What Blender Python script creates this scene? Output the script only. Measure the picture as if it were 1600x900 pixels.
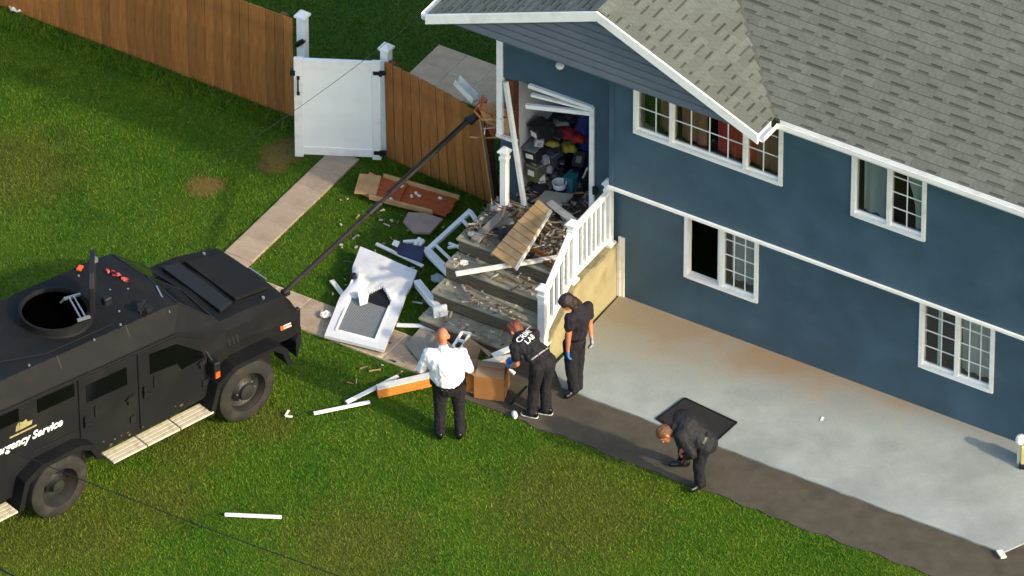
import bpy, bmesh, math, random
import numpy as np
from mathutils import Vector, Matrix, Quaternion
from mathutils.bvhtree import BVHTree

random.seed(7)
RNG = np.random.default_rng(7)
for o in list(bpy.data.objects):
    bpy.data.objects.remove(o)
scene = bpy.context.scene
COL = scene.collection
R = math.radians

# ------------------------------------------------------------------ camera
# World: X along the house front (to the right), Y into the house, Z up.
PHI, TH, DIST, PPM = R(37.5), R(31.4), 150.0, 117.0
TGT = Vector((-1.35, -.578, 0))
CR = Vector((math.cos(TH), math.sin(TH), 0))
CH = Vector((-math.sin(TH), math.cos(TH), 0))
CF = CH * math.cos(PHI) - Vector((0, 0, math.sin(PHI)))
CU = CR.cross(CF)
CAM = TGT - CF * DIST
cam_data = bpy.data.cameras.new('camera')
cam_data.lens = 36 * DIST * PPM / 1600
cam_data.clip_start = 1
cam_data.clip_end = 2000
cam = bpy.data.objects.new('camera', cam_data)
COL.objects.link(cam)
cam.matrix_world = Matrix((
    (CR.x, CU.x, -CF.x, CAM.x), (CR.y, CU.y, -CF.y, CAM.y), (CR.z, CU.z, -CF.z, CAM.z), (0, 0, 0, 1)))
scene.camera = cam

# ------------------------------------------------------------------ light
SUN_AZ, SUN_EL = -6.0, 28.0          # degrees; azimuth counted from +X towards +Y
SUNV = Vector((math.cos(R(SUN_AZ)) * math.cos(R(SUN_EL)), math.sin(R(SUN_AZ)) * math.cos(R(SUN_EL)), math.sin(R(SUN_EL))))
world = bpy.data.worlds.new('World')
scene.world = world
world.use_nodes = True
wn = world.node_tree
for n in list(wn.nodes):
    wn.nodes.remove(n)
sky = wn.nodes.new('ShaderNodeTexSky')
sky.sky_type = 'NISHITA'
sky.sun_disc = False
sky.sun_elevation = R(SUN_EL)
sky.sun_rotation = R(90 - SUN_AZ)
sky.air_density = 1.2
sky.dust_density = 2.5
bg = wn.nodes.new('ShaderNodeBackground')
bg.inputs['Strength'].default_value = 0.15
wo = wn.nodes.new('ShaderNodeOutputWorld')
wn.links.new(sky.outputs[0], bg.inputs[0])
wn.links.new(bg.outputs[0], wo.inputs[0])
sl = bpy.data.lights.new('sun', 'SUN')
sl.energy = 2.0
sl.angle = R(2.0)
sl.color = (1.0, .84, .62)
sun = bpy.data.objects.new('sun', sl)
COL.objects.link(sun)
sun.rotation_euler = (-SUNV).to_track_quat('-Z', 'Y').to_euler()
sun.location = (20, 0, 30)
vs = scene.view_settings
vs.view_transform = 'Standard'
vs.look = 'None'
vs.exposure = 1.06
vs.gamma = 1
vs.use_curve_mapping = False

# ------------------------------------------------------------------ helpers: survey points
def ray(px, py):
    return (CF * DIST + CR * ((px - 800) / PPM) - CU * ((py - 450) / PPM)).normalized()
def at(px, py, z=0.0):
    d = ray(px, py); return CAM + d * ((z - CAM.z) / d.z)
def aty(px, py, y):
    d = ray(px, py); return CAM + d * ((y - CAM.y) / d.y)
def proj(p):
    v = Vector(p) - CAM; z = v.dot(CF)
    return (800 + PPM * DIST * v.dot(CR) / z, 450 - PPM * DIST * v.dot(CU) / z)

# ------------------------------------------------------------------ helpers: materials
def lin(c):
    return tuple(((x / 255) / 12.92 if x / 255 <= .04045 else ((x / 255 + .055) / 1.055) ** 2.4) for x in c)
MATS = {}
def mat(name, col, rough=.6, var=.18, scale=6.0, bump=0.0, bscale=60.0, metal=0.0, spec=.4, rnd=0.0, srgb=True, stretch=None, dirt=None):
    if name in MATS: return MATS[name]
    c = lin(col) if srgb else col
    m = bpy.data.materials.new(name); m.use_nodes = True
    nt = m.node_tree; N = nt.nodes; L = nt.links
    b = N['Principled BSDF']
    b.inputs['Roughness'].default_value = rough
    b.inputs['Metallic'].default_value = metal
    b.inputs['Specular IOR Level'].default_value = spec
    tc = N.new('ShaderNodeTexCoord')
    vec = tc.outputs['Object']
    if stretch:
        mp = N.new('ShaderNodeMapping'); mp.inputs['Scale'].default_value = stretch
        L.new(vec, mp.inputs[0]); vec = mp.outputs[0]
    nz = N.new('ShaderNodeTexNoise'); nz.inputs['Scale'].default_value = scale; nz.inputs['Detail'].default_value = 6
    L.new(vec, nz.inputs['Vector'])
    rp = N.new('ShaderNodeValToRGB')
    rp.color_ramp.elements[0].position = .3; rp.color_ramp.elements[1].position = .7
    rp.color_ramp.elements[0].color = (*[x * (1 - var) for x in c], 1)
    rp.color_ramp.elements[1].color = (*[min(1, x * (1 + var)) for x in c], 1)
    L.new(nz.outputs[0], rp.inputs[0]); out = rp.outputs[0]
    if dirt:
        nd = N.new('ShaderNodeTexNoise'); nd.inputs['Scale'].default_value = dirt[1]; nd.inputs['Detail'].default_value = 8
        L.new(tc.outputs['Object'], nd.inputs['Vector'])
        mr = N.new('ShaderNodeMapRange'); mr.inputs[1].default_value = .48; mr.inputs[2].default_value = .72
        mr.inputs[4].default_value = dirt[2]
        L.new(nd.outputs[0], mr.inputs[0])
        mx = N.new('ShaderNodeMixRGB'); mx.inputs[2].default_value = (*lin(dirt[0]), 1)
        L.new(mr.outputs[0], mx.inputs[0]); L.new(out, mx.inputs[1]); out = mx.outputs[0]
    if rnd:
        oi = N.new('ShaderNodeObjectInfo')
        hs = N.new('ShaderNodeHueSaturation')
        mr = N.new('ShaderNodeMapRange'); mr.inputs[3].default_value = 1 - rnd; mr.inputs[4].default_value = 1 + rnd
        L.new(oi.outputs['Random'], mr.inputs[0]); L.new(mr.outputs[0], hs.inputs['Value'])
        L.new(out, hs.inputs['Color']); out = hs.outputs[0]
    L.new(out, b.inputs['Base Color'])
    if bump:
        n2 = N.new('ShaderNodeTexNoise'); n2.inputs['Scale'].default_value = bscale; n2.inputs['Detail'].default_value = 4
        L.new(vec, n2.inputs['Vector'])
        bp = N.new('ShaderNodeBump'); bp.inputs['Strength'].default_value = bump; bp.inputs['Distance'].default_value = .02
        L.new(n2.outputs[0], bp.inputs['Height']); L.new(bp.outputs[0], b.inputs['Normal'])
    MATS[name] = m
    return m

# ------------------------------------------------------------------ helpers: meshes
class MB:
    """collects vertices and faces; build() links them as ONE mesh object"""
    def __init__(s): s.v = []; s.f = []; s.m = []
    def add(s, vs_, fs, mi=0):
        k = len(s.v); s.v += [tuple(p) for p in vs_]
        s.f += [tuple(i + k for i in f) for f in fs]; s.m += [mi] * len(fs)
        return s
    def box(s, c, d, rot=None, mi=0, taper=1.0):
        x, y, z = d[0] / 2, d[1] / 2, d[2] / 2
        P = [Vector((sx * x * (taper if sz > 0 else 1), sy * y * (taper if sz > 0 else 1), sz * z)) for sz in (-1, 1) for sy in (-1, 1) for sx in (-1, 1)]
        if rot is not None: P = [rot @ p for p in P]
        P = [p + Vector(c) for p in P]
        return s.add(P, [(0, 2, 3, 1), (4, 5, 7, 6), (0, 1, 5, 4), (2, 6, 7, 3), (0, 4, 6, 2), (1, 3, 7, 5)], mi)
    def span(s, a, b, mi=0):
        a, b = Vector(a), Vector(b)
        return s.box((a + b) / 2, [abs(t) for t in (b - a)], mi=mi)
    def bar(s, a, b, w, h, up=(0, 0, 1), mi=0):
        a, b = Vector(a), Vector(b); d = b - a; L_ = d.length; x = d.normalized()
        y = Vector(up).cross(x)
        if y.length < 1e-4: y = Vector((0, 1, 0)).cross(x)
        y.normalize(); z = x.cross(y)
        M = Matrix((x, y, z)).transposed()
        return s.box((a + b) / 2, (L_, w, h), M, mi)
    def tube(s, pts, r, n=8, mi=0, cap=True):
        pts = [Vector(p) for p in pts]; rs = r if isinstance(r, (list, tuple)) else [r] * len(pts)
        base = len(s.v); prev = None
        for i, p in enumerate(pts):
            d = (pts[min(i + 1, len(pts) - 1)] - pts[max(i - 1, 0)]).normalized()
            a = prev if prev is not None else (Vector((0, 0, 1)) if abs(d.z) < .9 else Vector((1, 0, 0)))
            a = (a - d * a.dot(d)).normalized(); prev = a; b = d.cross(a)
            for k in range(n):
                t = 2 * math.pi * k / n
                s.v.append(tuple(p + (a * math.cos(t) + b * math.sin(t)) * rs[i]))
        for i in range(len(pts) - 1):
            for k in range(n):
                k2 = (k + 1) % n
                s.f.append((base + i * n + k, base + i * n + k2, base + (i + 1) * n + k2, base + (i + 1) * n + k)); s.m.append(mi)
        if cap:
            s.f.append(tuple(base + k for k in reversed(range(n)))); s.m.append(mi)
            e = base + (len(pts) - 1) * n
            s.f.append(tuple(e + k for k in range(n))); s.m.append(mi)
        return s
    def lathe(s, prof, n=20, M=None, mi=0):
        base = len(s.v); M = M or Matrix.Identity(4)
        for (r_, z_) in prof:
            for k in range(n):
                t = 2 * math.pi * k / n
                s.v.append(tuple(M @ Vector((r_ * math.cos(t), r_ * math.sin(t), z_))))
        for i in range(len(prof) - 1):
            for k in range(n):
                k2 = (k + 1) % n
                s.f.append((base + i * n + k, base + i * n + k2, base + (i + 1) * n + k2, base + (i + 1) * n + k)); s.m.append(mi)
        return s
    def prism(s, poly, off, mi=0):
        """closed prism: polygon (3-D points) extruded by the vector off"""
        off = Vector(off); P = [Vector(p) for p in poly]; n = len(P)
        return s.add(P + [p + off for p in P], [tuple(reversed(range(n))), tuple(range(n, 2 * n))] + [(i, (i + 1) % n, n + (i + 1) % n, n + i) for i in range(n)], mi)
    def build(s, name, mats, parent=None, smooth=False, bevel=0.0, fix=True):
        me = bpy.data.meshes.new(name)
        me.from_pydata([tuple(p) for p in s.v], [], s.f)
        if not isinstance(mats, (list, tuple)): mats = [mats]
        for m in mats: me.materials.append(m)
        if len(mats) > 1: me.polygons.foreach_set('material_index', s.m)
        if fix or bevel:
            bm = bmesh.new(); bm.from_mesh(me)
            bmesh.ops.recalc_face_normals(bm, faces=bm.faces)
            if bevel:
                es = [e for e in bm.edges if len(e.link_faces) == 2 and e.calc_face_angle(0) > .6]
                bmesh.ops.bevel(bm, geom=es, offset=bevel, segments=1, affect='EDGES', clamp_overlap=True)
            bm.to_mesh(me); bm.free()
        if smooth:
            me.polygons.foreach_set('use_smooth', [True] * len(me.polygons))
            me.set_sharp_from_angle(angle=R(38))
        me.update()
        return link(name, me, parent)
def link(name, me, parent=None):
    o = bpy.data.objects.new(name, me); COL.objects.link(o)
    if parent is not None: o.parent = parent
    return o
def thing(name, label, cat, loc=(0, 0, 0), rz=0, group=None, rot=None):
    o = bpy.data.objects.new(name, None); COL.objects.link(o)
    o.empty_display_size = .1; o.location = loc; o.rotation_euler = rot if rot else (0, 0, rz)
    tag(o, label, cat, group); return o
def tag(o, label, cat, group=None):
    o['label'] = label; o['category'] = cat
    if group: o['group'] = group
    return o
def structure(o): o['kind'] = 'structure'; return o
def stuff(o): o['kind'] = 'stuff'; return o

# ------------------------------------------------------------------ materials
M_white = mat('white_vinyl', (238, 240, 236), .45, .05, 5, .05, 30, dirt=((170, 165, 145), 5, .35))
M_wpaint = mat('white_paint', (230, 228, 216), .5, .07, 7, .1, 40, dirt=((150, 140, 120), 7, .5))
M_wall = mat('blue_wall_paint', (55, 81, 97), .55, .12, 2.2, .12, 18, dirt=((72, 98, 116), 1.6, .5))
M_gable = mat('slate_blue_siding', (92, 102, 112), .45, .06, 5, .05, 30, rnd=.05)
M_roofbase = mat('roof_underlay', (80, 80, 74), .9)
M_cream = mat('cream_masonry', (160, 151, 114), .8, .12, 3, .35, 30, dirt=((124, 108, 66), 3.5, .6))
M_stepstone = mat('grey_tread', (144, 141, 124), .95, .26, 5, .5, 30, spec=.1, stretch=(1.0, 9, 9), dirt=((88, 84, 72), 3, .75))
M_asphalt = mat('walkway_asphalt', (79, 75, 64), .95, .16, 5, .5, 120, dirt=((58, 55, 46), 2.2, .7))
M_slab = mat('paver_slab', (166, 148, 126), .85, .14, 6, .4, 60, rnd=.09, dirt=((126, 108, 86), 4, .6))
M_black = mat('black_metal', (22, 22, 24), .5, .2, 8)
M_rubber = mat('tyre_rubber', (34, 34, 31), .85, .25, 9, .2, 50, dirt=((64, 58, 44), 6, .5))
M_fence = mat('cedar_fence', (164, 106, 50), .8, .26, 3, .3, 20, rnd=.2, dirt=((96, 66, 40), 2.5, .5), stretch=(9, 9, .8))
M_timber = mat('fresh_timber', (206, 130, 52), .7, .22, 4, .2, 25, stretch=(2, 9, 9))
M_brown = mat('stained_wood', (150, 74, 30), .6, .22, 4, .2, 25, stretch=(2, 8, 8))
M_tanply = mat('raw_plywood', (176, 140, 96), .8, .2, 6, .2, 30)
M_card = mat('cardboard', (150, 104, 58), .85, .12, 5, .1, 30)
M_cardtop = mat('cardboard_pale', (142, 118, 92), .85, .12, 5, .1, 30)  # lighter, greyer tone for flaps and loose boards
M_greyboard = mat('grey_board', (128, 124, 114), .85, .12, 5, .15, 30)
M_int = mat('interior_plaster', (176, 178, 178), .85, .06, 3)
M_intdark = mat('interior_dark', (40, 40, 46), .9, .1, 3)
M_navy = mat('navy_fabric', (50, 56, 84), .8, .12, 9, .1, 60)
M_mat = mat('black_rubber_mat', (34, 35, 36), .8, .2, 12, .3, 80)
M_matrim = mat('mat_rim', (15, 15, 16), .6)
M_chrome = mat('bare_metal', (170, 172, 172), .35, .08, 9, metal=.8)

def glass_mat():
    m = bpy.data.materials.new('window_glass'); m.use_nodes = True
    nt = m.node_tree; N = nt.nodes; L = nt.links
    for n in list(N): N.remove(n)
    o = N.new('ShaderNodeOutputMaterial'); mx = N.new('ShaderNodeMixShader')
    t = N.new('ShaderNodeBsdfTransparent'); t.inputs[0].default_value = (.8, .84, .84, 1)
    g = N.new('ShaderNodeBsdfGlossy'); g.inputs['Roughness'].default_value = .03
    lw = N.new('ShaderNodeLayerWeight'); pw = N.new('ShaderNodeMath'); pw.operation = 'POWER'; pw.inputs[1].default_value = 4.0
    ma = N.new('ShaderNodeMath'); ma.operation = 'MULTIPLY_ADD'; ma.inputs[1].default_value = .8; ma.inputs[2].default_value = .05
    L.new(lw.outputs['Facing'], pw.inputs[0]); L.new(pw.outputs[0], ma.inputs[0]); L.new(ma.outputs[0], mx.inputs[0]); L.new(t.outputs[0], mx.inputs[1]); L.new(g.outputs[0], mx.inputs[2]); L.new(mx.outputs[0], o.inputs[0])
    return m
M_glass = glass_mat()
# ================================================================== THE SETTING
# ---- lawn colour: varies with the place (fresh, yellowish, bare, trodden, painted shadow), shared by soil and blades
BARE = [(at(318, 291), .22), (at(333, 288), .16), (at(437, 240), .26), (at(452, 228), .2), (at(428, 256), .2)]
DRY = [(at(900, 800), 1.1), (at(560, 850), .9), (at(120, 830), .9), (at(300, 690), .6), (at(250, 780), .6), (at(30, 260), .9), (at(420, 660), .4), (at(40, 850), .8), (at(870, 760), .7)]
SHADE_TROD = [(at(60 + 14 * k, 120 + 44 * k), .2) for k in range(6)] + [(at(300 + 40 * k, 820 - 9 * k), .16) for k in range(4)]  # left run paints the gable's shadow into the lawn; lower run is trodden
def lawn_mat(name, blades):
    m = bpy.data.materials.new(name); m.use_nodes = True
    nt = m.node_tree; N = nt.nodes; L = nt.links; b = N['Principled BSDF']
    b.inputs['Roughness'].default_value = .7; b.inputs['Specular IOR Level'].default_value = .15
    geo = N.new('ShaderNodeNewGeometry'); pos = geo.outputs['Position']
    flat = N.new('ShaderNodeVectorMath'); flat.operation = 'MULTIPLY'; flat.inputs[1].default_value = (1, 1, 0); L.new(pos, flat.inputs[0])
    wob = N.new('ShaderNodeTexNoise'); wob.inputs['Scale'].default_value = 4.0; wob.inputs['Detail'].default_value = 9; wob.inputs['Roughness'].default_value = .7; L.new(flat.outputs[0], wob.inputs['Vector'])
    def blob(lst, soft):
        acc = None
        for (p, r) in lst:
            d = N.new('ShaderNodeVectorMath'); d.operation = 'DISTANCE'; d.inputs[1].default_value = (p.x, p.y, 0); L.new(flat.outputs[0], d.inputs[0])
            a = N.new('ShaderNodeMath'); a.operation = 'MULTIPLY_ADD'; a.inputs[1].default_value = -r * 1.6; L.new(wob.outputs[0], a.inputs[0]); L.new(d.outputs['Value'], a.inputs[2])
            mr = N.new('ShaderNodeMapRange'); mr.inputs[1].default_value = r * (1 - soft) - .4 * r; mr.inputs[2].default_value = r * .6; mr.inputs[3].default_value = 1; mr.inputs[4].default_value = 0
            L.new(a.outputs[0], mr.inputs[0])
            if acc is None: acc = mr.outputs[0]
            else:
                x = N.new('ShaderNodeMath'); x.operation = 'MAXIMUM'; L.new(acc, x.inputs[0]); L.new(mr.outputs[0], x.inputs[1]); acc = x.outputs[0]
        return acc
    def mix(fac, c1, c2, k=1.0):
        mx = N.new('ShaderNodeMixRGB')
        if k != 1.0:
            q = N.new('ShaderNodeMath'); q.operation = 'MULTIPLY'; q.inputs[1].default_value = k; L.new(fac, q.inputs[0]); fac = q.outputs[0]
        L.new(fac, mx.inputs[0])
        for i, c in ((1, c1), (2, c2)):
            if isinstance(c, tuple): mx.inputs[i].default_value = (*c, 1)
            else: L.new(c, mx.inputs[i])
        return mx.outputs[0]
    n1 = N.new('ShaderNodeTexNoise'); n1.inputs['Scale'].default_value = .8; n1.inputs['Detail'].default_value = 7; n1.inputs['Roughness'].default_value = .62; L.new(flat.outputs[0], n1.inputs['Vector'])
    r1 = N.new('ShaderNodeMapRange'); r1.inputs[1].default_value = .28; r1.inputs[2].default_value = .78; L.new(n1.outputs[0], r1.inputs[0])
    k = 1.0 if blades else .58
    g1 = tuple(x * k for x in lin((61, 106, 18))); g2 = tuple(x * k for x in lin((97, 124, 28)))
    c = mix(r1.outputs[0], g1, g2)
    n4 = N.new('ShaderNodeTexNoise'); n4.inputs['Scale'].default_value = 7.0; n4.inputs['Detail'].default_value = 6; n4.inputs['Roughness'].default_value = .65; L.new(flat.outputs[0], n4.inputs['Vector'])
    r4 = N.new('ShaderNodeMapRange'); r4.inputs[1].default_value = .52; r4.inputs[2].default_value = .74; L.new(n4.outputs[0], r4.inputs[0])
    c = mix(r4.outputs[0], c, tuple(x * k for x in lin((110, 110, 42))), .34)      # thin, strawy places
    r5 = N.new('ShaderNodeMapRange'); r5.inputs[1].default_value = .46; r5.inputs[2].default_value = .28; L.new(n4.outputs[0], r5.inputs[0])
    c = mix(r5.outputs[0], c, tuple(x * k for x in lin((44, 82, 16))), .6)          # lusher clumps and clover
    c = mix(blob(DRY, .9), c, tuple(x * k for x in lin((108, 98, 42))), .48)
    c = mix(blob(SHADE_TROD, .8), c, tuple(x * k for x in lin((46, 78, 14))), .35)
    c = mix(blob(BARE, .6), c, lin((114, 88, 50)), .7)
    if blades:
        hs = N.new('ShaderNodeHueSaturation')
        rr = N.new('ShaderNodeMapRange'); rr.inputs[3].default_value = .6; rr.inputs[4].default_value = 1.34
        L.new(geo.outputs['Random Per Island'], rr.inputs[0]); L.new(rr.outputs[0], hs.inputs['Value'])
        L.new(c, hs.inputs['Color']); c = hs.outputs[0]
        gt = N.new('ShaderNodeMath'); gt.operation = 'MULTIPLY'; gt.inputs[1].default_value = 37.7; L.new(geo.outputs['Random Per Island'], gt.inputs[0])
        fc = N.new('ShaderNodeMath'); fc.operation = 'FRACT'; L.new(gt.outputs[0], fc.inputs[0])
        g3 = N.new('ShaderNodeMath'); g3.operation = 'GREATER_THAN'; g3.inputs[1].default_value = .955; L.new(fc.outputs[0], g3.inputs[0])
        c = mix(g3.outputs[0], c, lin((140, 128, 66)), .7)           # the odd straw-coloured blade
    L.new(c, b.inputs['Base Color'])
    return m
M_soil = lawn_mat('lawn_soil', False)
M_blade = lawn_mat('grass_blades', True)

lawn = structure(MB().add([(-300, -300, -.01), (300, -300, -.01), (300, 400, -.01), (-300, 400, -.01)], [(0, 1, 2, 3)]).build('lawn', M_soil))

# ---- concrete pad along the house
def pad_mat():
    m = bpy.data.materials.new('pad_concrete'); m.use_nodes = True
    nt = m.node_tree; N = nt.nodes; L = nt.links; b = N['Principled BSDF']
    b.inputs['Roughness'].default_value = .8; b.inputs['Specular IOR Level'].default_value = .3
    g = N.new('ShaderNodeNewGeometry'); sp = N.new('ShaderNodeSeparateXYZ'); L.new(g.outputs['Position'], sp.inputs[0])
    n1 = N.new('ShaderNodeTexNoise'); n1.inputs['Scale'].default_value = 1.3; n1.inputs['Detail'].default_value = 8; n1.inputs['Roughness'].default_value = .6
    L.new(g.outputs['Position'], n1.inputs['Vector'])
    n2 = N.new('ShaderNodeTexNoise'); n2.inputs['Scale'].default_value = 26; n2.inputs['Detail'].default_value = 5
    L.new(g.outputs['Position'], n2.inputs['Vector'])
    base = N.new('ShaderNodeValToRGB'); e = base.color_ramp.elements
    e[0].position = .35; e[0].color = (*lin((138, 146, 143)), 1); e[1].position = .66; e[1].color = (*lin((158, 167, 164)), 1)
    L.new(n1.outputs[0], base.inputs[0])
    def wash(cx, cy, rx, ry, col, amt, prev):
        # soil washed over the slab: an elliptical stain with a ragged edge
        mp = N.new('ShaderNodeMapping'); mp.vector_type = 'POINT'
        mp.inputs['Location'].default_value = (-cx / rx, -cy / ry, 0); mp.inputs['Scale'].default_value = (1 / rx, 1 / ry, 0)
        L.new(g.outputs['Position'], mp.inputs[0])
        ln = N.new('ShaderNodeVectorMath'); ln.operation = 'LENGTH'; L.new(mp.outputs[0], ln.inputs[0])
        a = N.new('ShaderNodeMath'); a.operation = 'MULTIPLY_ADD'; a.inputs[1].default_value = -1.5; L.new(n1.outputs[0], a.inputs[0]); L.new(ln.outputs['Value'], a.inputs[2])
        mr = N.new('ShaderNodeMapRange'); mr.inputs[1].default_value = -.6; mr.inputs[2].default_value = .35; mr.inputs[3].default_value = amt; mr.inputs[4].default_value = 0
        L.new(a.outputs[0], mr.inputs[0])
        mx = N.new('ShaderNodeMixRGB'); mx.inputs[2].default_value = (*lin(col), 1); L.new(mr.outputs[0], mx.inputs[0]); L.new(prev, mx.inputs[1])
        return mx.outputs[0]
    c = wash(.4, -.1, 2.2, 1.3, (138, 124, 98), .85, base.outputs[0])
    c = wash(2.6, .1, 2.4, .95, (140, 122, 98), .9, c)
    c = wash(2.35, .05, .9, .6, (138, 116, 92), .5, c)
    c = wash(4.6, .1, 2.0, .35, (134, 112, 84), .7, c)
    mx = N.new('ShaderNodeMixRGB'); mx.blend_type = 'MULTIPLY'; mx.inputs[0].default_value = .14
    r2 = N.new('ShaderNodeValToRGB'); r2.color_ramp.elements[0].position = .3; r2.color_ramp.elements[0].color = (.6, .58, .55, 1); r2.color_ramp.elements[1].position = .6
    L.new(n2.outputs[0], r2.inputs[0]); L.new(c, mx.inputs[1]); L.new(r2.outputs[0], mx.inputs[2])
    L.new(mx.outputs[0], b.inputs['Base Color'])
    bp = N.new('ShaderNodeBump'); bp.inputs['Strength'].default_value = .25; bp.inputs['Distance'].default_value = .01
    L.new(n2.outputs[0], bp.inputs['Height']); L.new(bp.outputs[0], b.inputs['Normal'])
    return m
def wavy(x0, x1, y, amp, n, seed):
    rs = random.Random(seed); return [(x0 + (x1 - x0) * i / n, y + rs.uniform(-amp, amp)) for i in range(n + 1)]
pp = [(-.02, .0)] + [(.02, -1.2)] + [(.03, -1.78), (.35, -2.1)] + wavy(.8, 6.95, -2.11, .012, 34, 3) + [(7.04, -2.08), (7.3, -1.5), (7.9, -.6), (9.2, -.3), (9.6, 0)]
pad = structure(MB().prism([(x, y, -.05) for x, y in pp], (0, 0, .085)).build('concrete_pad', pad_mat()))
# asphalt walkway beside the pad and round its end
wp = wavy(-.75, 7.6, -2.98, .035, 40, 5) + [(12, -3.4), (12, .0), (9.6, 0), (9.2, -.3), (7.3, -1.4), (6.9, -2.0), (.3, -2.05), (-.05, -1.72), (-.75, -1.85)]
walk = structure(MB().prism([(x, y, -.05) for x, y in wp], (0, 0, .062)).build('walkway', M_asphalt))

# ---- garden path of square slabs from the gate, and the cross path to the steps
M_joint = mat('joint_mortar', (206, 188, 158), .9, .2, 20)
M_patio = mat('patio_slab', (200, 170, 134), .85, .12, 6, .3, 60, rnd=.06)
def slab_field(name, cells, ms=None, gap=.012, jm=None):
    root = bpy.data.objects.new(name, None); COL.objects.link(root); structure(root)
    cache = {}
    xs_ = [c[0] - c[2] / 2 for c in cells] + [c[0] + c[2] / 2 for c in cells]
    for (x, y, w, d) in cells: MB().span((x - w / 2, y - d / 2, -.02), (x + w / 2, y + d / 2, .02)).build('joint_bed', jm or M_joint, root)
    for (x, y, w, d) in cells:
        key = (round(w, 2), round(d, 2))
        if key not in cache:
            o = MB().box((0, 0, 0), (w - gap, d - gap, .05)).build('slab', ms or M_slab, root, bevel=.006); cache[key] = o.data
        else: o = link('slab', cache[key], root)
        o.location = (x, y, .0 + random.uniform(-.004, .006)); o.rotation_euler = (random.uniform(-.008, .008), random.uniform(-.008, .008), random.uniform(-.012, .012))
    return root
slab_field('garden_path', [(-4.82, .55 - .45 * k, .44, .45) for k in range(9)], None, .004, M_slab)
slab_field('cross_path', [(-4.75 + .5 * k, -2.5, .5, .62) for k in range(9)])
slab_field('patio', [(-4.82 + .47 * i, 3.33 - .47 * j, .47, .47) for i in range(7) for j in range(2)] + [(-4.82, 3.33 - .47 * j, .47, .47) for j in range(2, 4)] + [(-4.35, 3.33 - .47 * 2, .47, .47)], M_patio)

# ---- grass blades, only where there is lawn
def inside_any(x, y):
    blk = ((x > -5.03) & (x < -4.61) & (y > -3.2) & (y < .78)) | ((x > -5.0) & (x < -.7) & (y > -2.8) & (y < -2.2))
    blk |= (x > -.78) & (y > -2.97) & (y < 0) | (x > -1.9) & (y > -1.82)
    blk |= (x > 7.5) & (y > -3.2)
    blk |= ((x > -5.05) & (x < -1.9) & (y > 2.86) & (y < 3.56)) | ((x > -5.05) & (x < -4.58) & (y > 1.92) & (y < 3.56))
    return blk
def grass(n, x0, x1, y0, y1):
    x = RNG.uniform(x0, x1, n); y = RNG.uniform(y0, y1, n)
    # keep what the frame (and a step to either side of it) can see
    vx = (x - TGT.x) * CR.x + (y - TGT.y) * CR.y; vy = (x - TGT.x) * CH.x + (y - TGT.y) * CH.y
    keep = (np.abs(vx) < 7.6) & (vy < 7.2) & (vy > -6.9) & ~inside_any(x, y)
    for (p, r) in BARE:
        keep &= ~((np.hypot(x - p.x, y - p.y) < r * .9) & (RNG.random(n) < .6))
    x, y = x[keep], y[keep]; n = len(x)
    hgt = RNG.uniform(.013, .040, n)
    hgt *= np.where((np.abs(y - 1.0) < .22) & (x < -2.3), 3.0, 1.0)      # taller blades stand in for the shadow strip along the fence
    hgt *= np.where((x > -2.6) & (x < -1.8) & (y < -.1) & (y > -1.8), 1.8, 1.0)
    a = RNG.uniform(0, 2 * math.pi, n); lean = RNG.normal(0, .9, n) * hgt; wd = RNG.uniform(.0035, .008, n)
    la = RNG.uniform(0, 2 * math.pi, n)
    V = np.zeros((n, 3, 3), np.float32)
    V[:, 0] = np.stack([x - np.cos(a) * wd, y - np.sin(a) * wd, np.full(n, -.012)], 1)
    V[:, 1] = np.stack([x + np.cos(a) * wd, y + np.sin(a) * wd, np.full(n, -.012)], 1)
    V[:, 2] = np.stack([x + np.cos(la) * lean, y + np.sin(la) * lean, hgt - .01], 1)
    me = bpy.data.meshes.new('grass')
    me.vertices.add(3 * n); me.vertices.foreach_set('co', V.ravel())
    me.loops.add(3 * n); me.loops.foreach_set('vertex_index', np.arange(3 * n, dtype=np.int32))
    me.polygons.add(n); me.polygons.foreach_set('loop_start', np.arange(0, 3 * n, 3, dtype=np.int32))
    me.update(); me.materials.append(M_blade)
    o = stuff(link('grass', me)); tag(o, 'short mown green lawn grass with yellowish dry patches', 'grass'); return o
grass(1500000, -12.5, 7.6, -10.5, 10)

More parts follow.
